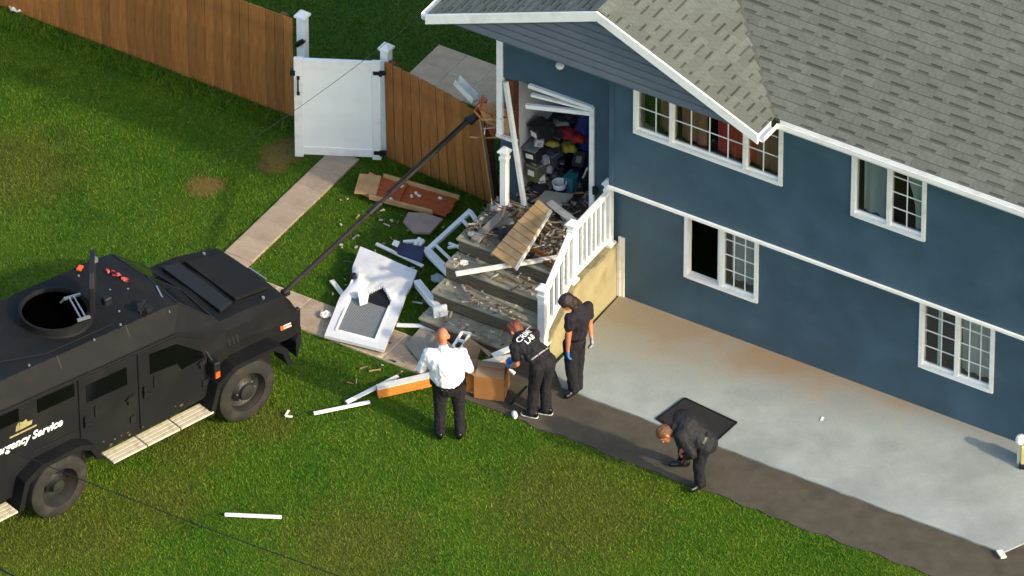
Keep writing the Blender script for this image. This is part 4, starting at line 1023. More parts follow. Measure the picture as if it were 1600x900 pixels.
# cloth-like white rags
def rag(name, label, px, py, z, r, seed, m=M_wpaint):
    rs = random.Random(seed); b = MB(); n = 9; V = []; c = at(px, py, z)
    for i in range(n):
        for j in range(n):
            u, v = i / (n - 1) - .5, j / (n - 1) - .5; d = 1 - .35 * (abs(u) * abs(v)) * 4
            V.append((r * 2 * u * d * (1 + .2 * rs.uniform(-1, 1)), r * 2 * v * d * (1 + .2 * rs.uniform(-1, 1)), rs.uniform(.0, .6) * r * .5 + (.2 * r)))
    F = [(i * n + j, (i + 1) * n + j, (i + 1) * n + j + 1, i * n + j + 1) for i in range(n - 1) for j in range(n - 1)]
    o = b.add(V, F).build(name, m, None, True); o.modifiers.new('thick', 'SOLIDIFY').thickness = .012; o.location = c; o.rotation_euler = (0, 0, rs.uniform(0, 3)); return tag(o, label, 'rag')
rag('white_rag', 'crumpled white rag by the path left of the fallen door', 509, 494, .04, .08, 1)
rag('white_rag', 'crumpled white rag on the broken steps below the tan panel', 725, 412, .9, .06, 2)
rag('pale_rag', 'pale green crumpled sheet on the grass beside the steps', 684, 438, .08, .1, 3, mat('pale_sheet', (160, 176, 166), .8, .1))
rag('dark_jacket', 'dark crumpled jacket on the landing beside the tan panel', 800, 372, 1.0, .2, 5, mat('dark_cloth', (52, 50, 54), .9, .3, 9))
rag('white_sheet', 'pale sheet half under the tan plank panel on the landing', 795, 372, .99, .13, 8, mat('pale_blue_cloth', (178, 184, 190), .8, .1))
# brown cabinet panel with rim, plywood sheet, stone slab
cb = thing('framed_panel', 'orange-brown framed wooden panel lying on grass below the fence', 'panel', at(645, 305, .1)); c0 = Vector(cb.location)
CQ = quad([(577, 310), (701, 341), (718, 312), (593, 276)], [.08, .08, .12, .12])
rj = random.Random(8); EQ = []
for i in range(4):
    n_ = 7
    for k_ in range(n_):
        q = CQ[i].lerp(CQ[(i + 1) % 4], k_ / n_); j_ = .05 if i in (1, 3) else .012
        EQ.append(q - c0 + Vector((rj.uniform(-j_, j_), rj.uniform(-j_, j_) * .6, 0)))
o = panel_from('board', EQ, .02, M_brown, cb, bevel=0)
for k_ in range(7):      # splinters along the torn end
    q = CQ[3].lerp(CQ[0], (k_ + .5) / 7) - c0; MB().bar(q, q + Vector((-rj.uniform(.08, .25), rj.uniform(-.05, .1), rj.uniform(0, .06))), rj.uniform(.015, .04), .014).build('splinter', (M_tanply, M_timber, M_brown)[k_ % 3], cb)
for i in (0, 2):
    a, b = CQ[i] - c0, CQ[(i + 1) % 4] - c0; b = a.lerp(b, .95 if i else .8); MB().bar(a + Vector((0, 0, .03)), b + Vector((0, 0, .03)), .04, .07).build('rim', M_brown if i % 2 else M_tanply, cb, bevel=.004)
MB().bar((CQ[0] * .66 + CQ[1] * .34) - c0 + Vector((0, 0, .02)), (CQ[3] * .66 + CQ[2] * .34) - c0 + Vector((0, 0, .02)), .05, .05).build('cross_batten', M_brown, cb)
for k in range(6):
    q = CQ[0].lerp(CQ[1], random.random()).lerp(CQ[3].lerp(CQ[2], random.random()), random.random()) - c0
    MB().box(q + Vector((0, 0, .04)), (.05, .03, .02), Matrix.Rotation(random.random() * 3, 3, 'Z')).build('chip', M_wpaint, cb)
o = panel_from('plywood_sheet', quad([(553, 303), (588, 306), (596, 276), (562, 272)], [.1, .1, .14, .14]), .02, M_tanply); tag(o, 'raw plywood sheet at the left end of the brown panel', 'plywood')
o = panel_from('stone_slab', quad([(630, 349), (646, 366), (672, 367), (692, 345), (664, 336), (638, 335)], [.08] * 6), .04, mat('pink_stone', (150, 134, 122), .85, .15, 6, .2, 40)); tag(o, 'pinkish stone slab on grass below the brown wooden panel', 'slab')
# tan plank panel thrown on the landing
PQ = quad([(768, 397), (806, 422), (861, 330), (842, 314)], [1.02, 1.06, 1.42, 1.42])
pn = thing('plank_panel', 'tan panel of wide cross planks thrown over the landing', 'panel', PQ[0])
NPL = 9
M_plank = mat('tan_plank', (188, 152, 104), .75, .16, 4, .2, 25, rnd=.1, dirt=((150, 112, 70), 5, .5))
for k in range(NPL):
    v0, v1 = k / NPL, (k + .93) / NPL
    f = lambda u, v: (PQ[0] * (1 - u) + PQ[1] * u) * (1 - v) + (PQ[3] * (1 - u) + PQ[2] * u) * v - PQ[0]
    bow = Vector((0, 0, .03 * math.sin(v0 * 3)))
    MB().prism([f(0, v0) + bow, f(1, v0) + bow, f(1, v1) + bow, f(0, v1) + bow], (0, 0, .022)).build('plank', M_plank, pn, bevel=.004)
MB().bar(PQ[1] - PQ[0] + Vector((0, 0, .01)), PQ[2] - PQ[0] + Vector((0, 0, .01)), .03, .05).build('edge_batten', M_wpaint, pn)
MB().bar(Vector((0, 0, -.02)), PQ[3] - PQ[0] + Vector((0, 0, -.02)), .03, .04).build('edge_batten', M_tanply, pn)
pbar('brown_plank', 'dark brown plank poking out below the tan panel beside the railing', 'plank', (832, 388), (868, 418), 1.0, .99, .12, .03, mat('aged_plank', (104, 66, 40), .8, .25, 6))
pbar('white_board', 'pale board leaning inside the doorway above the tan panel', 'board', (858, 316), (905, 352), 1.2, 1.1, .1, .04, M_wpaint)
o = panel_from('plaster_slab', quad([(836, 318), (852, 302), (896, 308), (878, 324)], [1.05] * 4), .05, mat('plaster_chunk', (170, 164, 152), .85, .15)); tag(o, 'broken pale plaster slab on the threshold', 'slab')
pbar('grey_plank', 'grey weathered plank along the left edge of the landing', 'plank', (742, 376), (790, 330), 1.0, 1.04, .12, .04, M_greyboard)
pbar('grey_plank', 'second grey plank crossing the upper left of the landing', 'plank', (770, 352), (802, 345), 1.0, 1.02, .1, .03, M_greyboard)
# torn trim, plywood and panels at the house corner
o = MB(); A = aty(714, 128, .52); B = aty(743, 158, .42); o.bar((0, 0, 0), B - A, .13, .03).bar(Vector((0, -.06, .04)), B - A + Vector((0, -.06, .04)), .015, .08).bar(Vector((0, .06, .04)), B - A + Vector((0, .06, .04)), .015, .08)
o = o.build('trim_channel', M_wpaint); o.location = A; tag(o, 'torn white trim channel sticking up over the fence end', 'trim')
o = MB().bar((0, 0, 0), aty(819, 320, -.12) - aty(790, 128, -.02), .05, .06).build('door_casing', M_white); o.location = aty(790, 128, -.02); tag(o, 'long white door casing leaning at the left of the doorway', 'casing')
rs = random.Random(11)
for i, (poly, m, lab) in enumerate([
    ([(746, 165), (772, 160), (786, 176), (782, 205), (756, 188)], M_tanply, 'tan plywood piece torn open at the house corner, above the rest'),
    ([(752, 180), (774, 190), (800, 208), (796, 220), (768, 214)], M_brown, 'brown splintered board below the torn plywood at the house corner'),
    ([(738, 176), (752, 150), (760, 158), (748, 186)], M_brown, 'splintered brown fence stub at the tip of the ram'),
    ([(760, 172), (790, 150), (797, 170), (772, 196)], M_card, 'brown torn sheathing curl between fence end and corner board')]):
    Q = [aty(px, py, .1 + .12 * (k % 2) + .05 * i) for k, (px, py) in enumerate(poly)]
    c = sum(Q, Vector()) / len(Q)
    o = MB().prism([q - c for q in Q], Vector((.01, .03, .01))).build('splintered_board', m, bevel=.004); o.location = c; tag(o, lab, 'board')
for i in range(9):
    c = aty(rs.uniform(742, 800), rs.uniform(165, 216), .12); d = Vector((rs.uniform(-.2, .2), rs.uniform(-.08, .08), rs.uniform(-.15, .15)))
    o = MB().bar(-d / 2, d / 2, .025, .012).build('wood_splinter', (M_tanply, M_brown, M_timber)[i % 3]); o.location = c
    tag(o, 'thin wood splinter at the torn house corner', 'splinter', 'splinters at the torn house corner')
# pile by the path: orange timber, cartons, boards, frame
bm_ = thing('orange_timber', 'long orange timber beam with white painted top behind the officer', 'timber', at(589, 613, .06)); A = Vector(bm_.location); B = at(808, 563, .30)
MB().bar((0, 0, 0), B - A, .10, .15).build('beam', M_timber, bm_, bevel=.005)
MB().bar(Vector((0, 0, .083)), B - A + Vector((0, 0, .083)), .11, .016).build('white_face', M_wpaint, bm_)
o = panel_from('grey_sheet', quad([(634, 540), (664, 577), (700, 590), (706, 540), (682, 520), (656, 514)], [.05, .04, .04, .06, .08, .08]), .02, M_greyboard); tag(o, 'flat grey board lying on the path behind the officer', 'board')
cb = thing('cardboard_box', 'open brown cardboard carton standing by the crouching woman', 'box', at(768, 612, .02), R(20)); rr = Matrix.Rotation(R(-8), 3, 'X')
w_, d_, h_ = .40, .34, .36
for nm, c, dim in (('side', (0, -d_ / 2, h_ / 2), (w_, .012, h_)), ('side', (0, d_ / 2, h_ / 2), (w_, .012, h_)), ('side', (-w_ / 2, 0, h_ / 2), (.012, d_, h_)), ('side', (w_ / 2, 0, h_ / 2), (.012, d_, h_)), ('bottom', (0, 0, .006), (w_, d_, .012))):
    MB().box(c, dim).build(nm, M_card, cb)
MB().prism([(-w_ / 2, d_ / 2, h_), (w_ / 2, d_ / 2, h_), (w_ / 2 - .02, -.06, h_ + .10), (-w_ / 2 + .02, -.06, h_ + .10)], (0, 0, .01)).build('flap', M_cardtop, cb)
MB().prism([(-w_ / 2, -d_ / 2, h_), (w_ / 2, -d_ / 2, h_), (w_ / 2 - .02, -d_ / 2 + .2, h_ + .05), (-w_ / 2 + .02, -d_ / 2 + .2, h_ + .05)], (0, 0, .01)).build('flap', M_cardtop, cb)
MB().prism([(-w_ / 2, -d_ / 2, h_), (-w_ / 2, d_ / 2, h_), (-w_ / 2 - .13, d_ / 2 - .03, h_ + .04), (-w_ / 2 - .13, -d_ / 2 + .03, h_ + .04)], (0, 0, .01)).build('flap', M_cardtop, cb)
o = MB().box((0, 0, .12), (.28, .12, .24)).box((0, 0, .245), (.29, .13, .012)).build('timber_block', M_timber, bevel=.006); o.location = at(746, 611, 0); o.rotation_euler = (0, 0, R(22)); tag(o, 'orange timber block against the left side of the carton', 'timber')
o = panel_from('grey_sheet', quad([(711, 553), (742, 578), (752, 540), (733, 527)], [.25, .1, .42, .5]), .015, M_cardtop); tag(o, 'taupe board leaning up behind the cardboard carton', 'board')
o = panel_from('brown_flap', quad([(733, 528), (771, 553), (764, 558), (748, 541), (740, 540)], [.45, .42, .4, .42, .42]), .012, M_cardtop); tag(o, 'folded brown cardboard strip above the open carton', 'cardboard')
wf = thing('window_frame', 'small broken white window frame leaning behind the taupe board', 'frame', at(718, 545, .2)); c0 = Vector(wf.location)
for a, b in (((708, 541), (722, 519)), ((722, 519), (735, 521)), ((735, 521), (716, 551)), ((708, 541), (716, 551)), ((714, 531), (727, 534))): MB().bar(at(*a, .35) - c0, at(*b, .38) - c0, .03, .03).build('bar', M_white, wf)
o = MB().lathe([(0, .0), (.035, 0), (.04, .03), (.035, .1), (.018, .12), (.018, .14), (0, .14)], 14).build('paper_cup', M_white, None, True); o.location = at(803, 645, .04); o.rotation_euler = (R(80), 0, .7); tag(o, 'tiny white bottle lying at the lawn edge by the woman shoes', 'bottle')
pbar('steel_bar', 'grey metal bar propped on the walkway beside the woman legs', 'bar', (797, 632), (823, 603), .03, .2, .03, .03, M_ram)
# mat on the pad, paper bits, corner block, meter by the wall
mo = thing('rubber_mat', 'square black mat with raised rim on the concrete pad', 'mat', at(1088, 661, .04)); c0 = Vector(mo.location)
Qm = [q - c0 for q in quad([(1026, 655), (1104, 703), (1151, 661), (1070, 623)], [.04] * 4)]
MB().prism(Qm, (0, 0, .012)).build('sheet', M_mat, mo)
for i in range(4): MB().bar(Qm[i] + Vector((0, 0, .012)), Qm[(i + 1) % 4] + Vector((0, 0, .012)), .028, .008).build('rim', M_matrim, mo)
o = panel_from('paper_scrap', quad([(1281, 657), (1285, 658), (1288, 652), (1284, 651)], [.045] * 4), .004, M_white); tag(o, 'white paper scrap on the pad below the lower right window', 'paper')
o = panel_from('white_block', quad([(1556, 862), (1564, 874), (1573, 872), (1566, 861)], [.04] * 4), .03, M_wpaint); tag(o, 'white block at the outer corner of the concrete pad', 'block')
pk = thing('vent_pipe', 'white standpipe with domed cap beside the house wall', 'pipe', at(1594, 724, .03))
MB().tube([(0, 0, 0), (0, 0, .36)], .045, 14).build('pipe', M_wpaint, pk, True); MB().lathe([(.045, .34), (.07, .36), (.075, .40), (.055, .45), (0, .475)], 16).build('cap', M_white, pk, True)
yv_ = thing('yellow_valve', 'yellow utility box on black feet at the right edge by the wall', 'utility box', at(1606, 728, .03), .4)
MB().box((0, 0, .22), (.2, .18, .3)).build('body', mat('yellow_paint', (188, 180, 122), .5, .15), yv_, bevel=.02); MB().box((0, 0, .04), (.22, .2, .08)).build('base', M_black, yv_, bevel=.01); MB().lathe([(.06, 0), (.06, .04), (0, .05)], 12, Matrix.Translation((0, 0, .37))).build('cap', M_white, yv_)
rag('pale_stone', 'pale crumpled bag at the far left foot of the long fence', 28, 14, .04, .13, 21, M_wpaint)

# rubble too small to pick apart
def rubble(n, box, seed, smin, smax, mats, name, label):
    rs = random.Random(seed); b = MB()
    for i in range(n):
        x, y, z = rs.uniform(*box[0]), rs.uniform(*box[1]), box[2](rs)
        if callable(box[2]): pass
        s = rs.uniform(smin, smax)
        Rm = Matrix.Rotation(rs.uniform(0, 6.3), 3, 'Z') @ Matrix.Rotation(rs.uniform(-.6, .6), 3, 'X') @ Matrix.Rotation(rs.uniform(-.5, .5), 3, 'Y')
        b.box((x, y, z), (s * rs.uniform(.6, 2.4), s * rs.uniform(.4, 1), s * rs.uniform(.1, .5)), Rm, rs.choices(range(len(mats)), [3, 2, 2, 1, 1][:len(mats)])[0], taper=rs.uniform(.5, 1))
    o = stuff(b.build(name, mats)); tag(o, label, 'rubble'); return o
M_rub = mat('rubble_grey', (120, 116, 106), .9, .25, 9); M_rubd = mat('rubble_dark', (60, 56, 54), .9, .3, 9); M_rubl = mat('rubble_light', (188, 182, 168), .85, .15, 9)
rubble(520, ((-1.88, -.25), (-1.0, .9), lambda r_: .945 + abs(r_.gauss(0, .035))), 1, .02, .09, [M_rub, M_rubd, M_rubl, mat('rubble_brown', (86, 66, 50), .9, .3, 9), mat('rubble_tan', (132, 112, 86), .9, .2, 9)], 'rubble', 'splintered rubble covering the landing and the threshold')
def slivers(n, area, seed, mats, name, label, lmin=.06, lmax=.3):
    rs = random.Random(seed); b = MB()
    for i in range(n):
        c = area(rs); L_ = rs.uniform(lmin, lmax); a = rs.uniform(0, 6.3); d = Vector((math.cos(a), math.sin(a), rs.uniform(-.25, .35))) * L_ / 2
        w_ = rs.uniform(.008, .03); k0 = len(b.v); b.bar(c - d, c + d, w_, w_ * .5, mi=rs.randrange(len(mats)))
        for q in (1, 3, 5, 7): b.v[k0 + q] = tuple(Vector(b.v[k0 + q]).lerp(c + d, rs.uniform(.2, .8)))       # torn, pointed end
    o = stuff(b.build(name, mats)); tag(o, label, 'splinters'); return o
M_sp = [M_tanply, M_rubl, M_rub, M_rubd, mat('weathered_lath', (120, 100, 76), .9, .3, 9)]
slivers(230, lambda r_: Vector((r_.uniform(-1.85, -.3), r_.uniform(-1.0, .7), .96 + abs(r_.gauss(0, .06)))), 31, M_sp, 'splintered_lath', 'heap of splintered laths over the landing and doorway')
slivers(90, lambda r_: (lambda k: Vector((r_.uniform(-1.85, -.6), r_.uniform(tops[k][2], tops[k][1]), tops[k][0] + .012)))(r_.randrange(1, 4)), 32, M_sp, 'step_splinters', 'small splinters scattered over the three lower steps', .03, .14)
slivers(46, lambda r_: aty(r_.uniform(756, 804), r_.uniform(168, 218), r_.uniform(.0, .12)), 33, [M_tanply, M_brown, M_timber, M_tanply, M_rubl], 'jamb_splinters', 'tangle of torn wood splinters at the smashed left jamb', .06, .22)
slivers(120, lambda r_: (lambda p: Vector((p.x, p.y, .03)))(at(r_.uniform(545, 770), r_.uniform(330, 610), 0)) if True else None, 34, M_sp, 'lawn_splinters', 'thin splinters strewn on grass around the fallen door', .03, .16)
b = MB(); rs = random.Random(5)
for i in range(70):
    k = rs.randrange(1, 4); z, ya, yb = tops[k]; s = rs.uniform(.008, .035)
    b.box((rs.uniform(-1.85, -.3), rs.uniform(yb, ya - .02), z + s * .2), (s * 1.6, s, s * .4), Matrix.Rotation(rs.uniform(0, 6), 3, 'Z'), rs.choice((0, 0, 1)))
for i in range(60):
    s = rs.uniform(.008, .03); p = at(rs.uniform(520, 760), rs.uniform(300, 640), .02)
    if not (-1.9 < p.x and p.y > -2.0): b.box((p.x, p.y, .025), (s * 1.8, s, s * .4), Matrix.Rotation(rs.uniform(0, 6), 3, 'Z'), 0)
o = stuff(b.build('debris_chips', [M_rubl, M_rub])); tag(o, 'small pale chips scattered over steps and lawn', 'debris')

# ================================================================== THINGS HEAPED IN THE DOORWAY
def bin_(px, py, z, y, dims, m, lidm, label, rz=0):
    c = aty(px, py, y); dims = tuple(q * .86 for q in dims); t = thing('storage_bin', label, 'bin', (c.x, c.y, c.z - dims[2] / 2), rot=(random.uniform(-.18, .18), random.uniform(-.22, .22), random.uniform(-.5, .5)))
    MB().box((0, 0, dims[2] / 2), (dims[0] * .9, dims[1] * .9, dims[2])).build('body', m, t, bevel=.012)
    MB().box((0, 0, dims[2] + .012), (dims[0], dims[1], .03)).build('lid', lidm, t, bevel=.008)
    MB().box((0, -dims[1] * .46, dims[2] * .6), (dims[0] * .5, .012, dims[2] * .35)).build('label_card', M_wpaint, t)
M_gb = mat('grey_bin', (66, 70, 74), .5, .1); M_bb = mat('black_bin', (26, 28, 33), .5, .1); M_gn = mat('olive_bin', (84, 88, 60), .5, .1); M_lb = mat('pale_bin', (104, 110, 116), .5, .1)
bin_(838, 268, 0, .30, (.24, .3, .26), M_gn, M_lb, 'olive storage bin at lower left of the doorway heap')
bin_(837, 238, 0, .30, (.26, .3, .24), M_bb, M_lb, 'black storage bin stacked on the olive bin')
bin_(866, 246, 0, .62, (.24, .3, .22), M_gb, M_lb, 'grey storage bin right of the stacked black bin')
bin_(862, 218, 0, .62, (.26, .3, .22), M_bb, M_gb, 'dark storage bin in the middle of the doorway heap')
bin_(847, 206, 0, .38, (.26, .3, .28), M_bb, M_bb, 'tall black bin at the upper left of the heap')
bin_(884, 262, 0, 1.1, (.3, .3, .6), M_bb, M_bb, 'large dark bin behind the white bucket')
def bundle(name, label, px, py, y, r, m, seed, sq=(1, 1, .6)):
    rs = random.Random(seed); bm = bmesh.new(); bmesh.ops.create_icosphere(bm, subdivisions=3, radius=1)
    ph = [rs.uniform(0, 6) for _ in range(6)]
    for v in bm.verts:
        n = v.co.copy(); k = 1 + .2 * math.sin(5 * n.x + ph[0]) * math.cos(4 * n.y + ph[1]) + .16 * math.sin(9 * n.z + 6 * n.x + ph[2]) + .11 * abs(math.sin(11 * n.y + 7 * n.x + ph[3])) + .07 * math.sin(19 * n.z + ph[4])
        v.co = Vector((n.x * sq[0], n.y * sq[1], n.z * sq[2])) * r * k
    me = bpy.data.meshes.new(name); bm.to_mesh(me); bm.free(); me.materials.append(m)
    me.polygons.foreach_set('use_smooth', [True] * len(me.polygons))
    o = link(name, me); o.location = aty(px, py, y); return tag(o, label, 'bundle')
M_cr = mat('red_cloth', (148, 34, 32), .8, .2, 9); M_cy = mat('yellow_cloth', (146, 132, 44), .8, .15, 9); M_cb = mat('blue_cloth', (30, 44, 104), .8, .2, 9); M_ck = mat('charcoal_cloth', (44, 46, 54), .9, .2, 9); M_cw = mat('offwhite_cloth', (150, 150, 152), .85, .12, 9); M_teal = mat('teal_plastic', (58, 130, 140), .5, .15)
bundle('cloth_bundle', 'bright red bag wedged in the doorway heap', 886, 207, .8, .12, M_cr, 1, (1.6, .9, .42))
bundle('cloth_bundle', 'red folded cloth right of the red bag', 903, 216, .75, .09, M_cr, 2, (1.2, .8, .6))
bundle('cloth_bundle', 'yellow bag below the red bag in the doorway', 888, 230, .7, .1, M_cy, 3, (1.2, .8, .6))
bundle('cloth_bundle', 'small yellow cloth at the middle left of the heap', 862, 224, .45, .07, M_cy, 4, (1.3, .8, .5))
bundle('cloth_bundle', 'charcoal clothes bundle on top of the heap', 872, 188, 1.0, .17, M_ck, 5, (1.3, .9, .6))
bundle('cloth_bundle', 'off-white clothes bundle above the red bag', 876, 196, .9, .12, M_cw, 6, (1.1, .8, .6))
bundle('cloth_bundle', 'dark blue garment hanging at the right of the doorway', 915, 210, .95, .22, M_cb, 7, (.5, .6, 2.2))
bundle('cloth_bundle', 'dark blue bag low in the doorway behind the teal crate', 880, 285, .95, .14, M_cb, 8, (1.3, .9, .8))
bundle('cloth_bundle', 'charcoal bag at the bottom left of the heap', 843, 294, .34, .1, M_ck, 9, (1.2, .9, .7))
bundle('cloth_bundle', 'off-white crumpled cloth in front of the olive bin', 856, 264, .45, .07, M_cw, 10, (1.1, .8, .8))
M_tin = mat('tin_can', (120, 118, 110), .4, .2, 12)
rs = random.Random(17)
for i, (px, py, y, w_, h_, m, lab) in enumerate([
    (842, 222, .26, .12, .10, M_cw, 'small off-white box leaning on the black bins at the left of the heap'), (858, 206, .5, .10, .14, M_gb, 'small grey box between the black bins and the red bag'),
    (870, 232, .6, .12, .09, M_bb, 'flat black box under the yellow bag'), (852, 250, .34, .09, .10, M_cw, 'pale carton in front of the stacked bins'),
    (866, 272, .6, .11, .10, M_gb, 'grey carton above the white bucket'), (846, 280, .3, .10, .08, M_wpaint, 'white carton low at the left of the heap'),
    (904, 246, .8, .16, .22, M_bb, 'black upright case at the right of the yellow bag'), (900, 274, .7, .12, .14, M_ck, 'charcoal case above the teal crate'),
    (866, 176, 1.1, .14, .10, M_ck, 'dark box at the very top of the heap'), (888, 184, 1.05, .12, .08, M_gb, 'grey tray on top of the heap to the right'),
    (836, 253, .22, .08, .07, M_cy, 'tiny yellow carton on the olive bin'), (878, 252, .62, .1, .08, M_bb, 'black tray in the middle of the heap'),
    (914, 288, .6, .13, .16, M_bb, 'black bag-like case at the right foot of the doorway'), (858, 290, .5, .1, .06, M_cw, 'pale folded paper stack left of the bucket')]):
    c = aty(px, py, y); b = MB().box((0, 0, 0), (w_, w_ * .8, h_), taper=.94).box((0, 0, h_ / 2 + .004), (w_ * .97, w_ * .78, .012)).box((0, -w_ * .41, 0), (w_ * .5, .006, h_ * .5), mi=1)
    o = b.build('small_box', [m, M_tin], bevel=.004); o.location = c; o.rotation_euler = (rs.uniform(-.25, .25), rs.uniform(-.3, .3), rs.uniform(-.7, .7)); tag(o, lab, 'box', 'small boxes in the doorway heap')
bk = thing('bucket', 'white plastic bucket with wire handle on the doorway floor', 'bucket', aty(874, 303, .45))
bk.location.z = .95
MB().lathe([(0, 0), (.075, 0), (.095, .19), (.103, .19), (.103, .205), (.09, .205), (.072, .02), (0, .02)], 20).build('pail', M_white, bk, True)
MB().tube([(.1 * math.cos(a), .02, .19 - .09 * math.sin(a)) for a in np.linspace(0, math.pi, 11)], .004, 5).build('handle', M_black, bk)
MB().lathe([(.0885, .07), (.0905, .07), (.0975, .13), (.0955, .13)], 20).build('label_band', M_cb, bk)
t = thing('teal_crate', 'teal plastic crate right of the white bucket', 'crate', aty(893, 290, .62)); t.location.z = .95
MB().box((0, 0, .12), (.14, .2, .24)).build('body', M_teal, t, bevel=.012); MB().box((0, 0, .245), (.155, .215, .02)).build('rim', M_teal, t)
pbar('broom', 'pale broom handle leaning at the right of the doorway', 'broom', (905, 292), (918, 262), 1.0, 1.5, .022, .022, M_wpaint)

# ================================================================== WIRES OVERHEAD
def wire(label, a, b, r):
    d = b - a; A = a - d * .35; B = b + d * .35; pts = [A.lerp(B, i / 20) - Vector((0, 0, .15 * (1 - (i / 10 - 1) ** 2))) for i in range(21)]
    c = pts[10].copy(); o = MB().tube([p - c for p in pts], r, 6).build('overhead_wire', M_black, None, True); o.location = c; return tag(o, label, 'wire', 'overhead service wires')
wire('long thin black wire hanging over truck rear wheel and lawn', at(0, 688, 3.2), at(552, 898, 3.2), .007)
wire('thin black wire crossing the bottom left corner of the picture', at(-20, 868, 3.4), at(62, 902, 3.4), .012)
wire('hair-thin dark wire slanting across the front of the white gate', at(380, 217, 4.2), at(640, 29, 4.2), .0035)
# ================================================================== PEOPLE
# figures are laid out in (right, away, up) metres from the ground point between the feet, as the photo shows them
def capsule(bm, a, b, ra, rb, n=14):
    a, b = Vector(a), Vector(b); d = b - a; L_ = d.length
    x = d.normalized() if L_ > 1e-5 else Vector((0, 0, 1))
    y = x.orthogonal().normalized(); z = x.cross(y); rings = []
    for k in range(1, 6):
        t = k / 6 * math.pi / 2; rings.append((-math.cos(t) * ra, math.sin(t) * ra))
    rings.append((0, ra)); rings.append((L_, rb))
    for k in range(1, 6):
        t = k / 6 * math.pi / 2; rings.append((L_ + math.sin(t) * rb, math.cos(t) * rb))
    vs_ = [[bm.verts.new(a + x * h + (y * math.cos(2 * math.pi * i / n) + z * math.sin(2 * math.pi * i / n)) * r_) for i in range(n)] for h, r_ in rings]
    for j in range(len(vs_) - 1):
        for i in range(n): bm.faces.new((vs_[j][i], vs_[j][(i + 1) % n], vs_[j + 1][(i + 1) % n], vs_[j + 1][i]))
    bm.faces.new(list(reversed(vs_[0]))); bm.faces.new(vs_[-1])
def ellipsoid(bm, c, ax, rad):
    ret = bmesh.ops.create_icosphere(bm, subdivisions=3, radius=1)
    M = Matrix(ax).transposed()
    for v in ret['verts']: v.co = Vector(c) + M @ Vector((v.co.x * rad[0], v.co.y * rad[1], v.co.z * rad[2]))
from mathutils import noise as mnoise
def skin_mesh(name, prims, m, parent, voxel=.009, smooth=3, fold=0.0):
    bm = bmesh.new()
    for p in prims:
        if p[0] == 'c': capsule(bm, *p[1:])
        else: ellipsoid(bm, *p[1:])
    bmesh.ops.recalc_face_normals(bm, faces=bm.faces)
    me = bpy.data.meshes.new(name); bm.to_mesh(me); bm.free(); me.materials.append(m)
    o = link(name, me, parent)
    r_ = o.modifiers.new('r', 'REMESH'); r_.mode = 'VOXEL'; r_.voxel_size = voxel; r_.use_smooth_shade = True
    s_ = o.modifiers.new('s', 'SMOOTH'); s_.factor = .5; s_.iterations = smooth
    me2 = bpy.data.meshes.new_from_object(o.evaluated_get(bpy.context.evaluated_depsgraph_get()))
    o.modifiers.clear(); o.data = me2; me2.name = name; bpy.data.meshes.remove(me)
    if not me2.materials: me2.materials.append(m)
    if fold:
        off = Vector((random.uniform(0, 50), random.uniform(0, 50), 0)); ns = [v.normal.copy() for v in me2.vertices]
        for v, nn_ in zip(me2.vertices, ns):
            q = Vector((v.co.x * 15, v.co.y * 15, v.co.z * 9)) + off
            v.co += nn_ * fold * ((1 - abs(mnoise.noise(q)) * 2.2) * .7 + mnoise.noise(q * 2.1) * .5)
    me2.polygons.foreach_set('use_smooth', [True] * len(me2.polygons))
    return o
def W(q): return CR * q[0] + CH * q[1] + Vector((0, 0, q[2]))
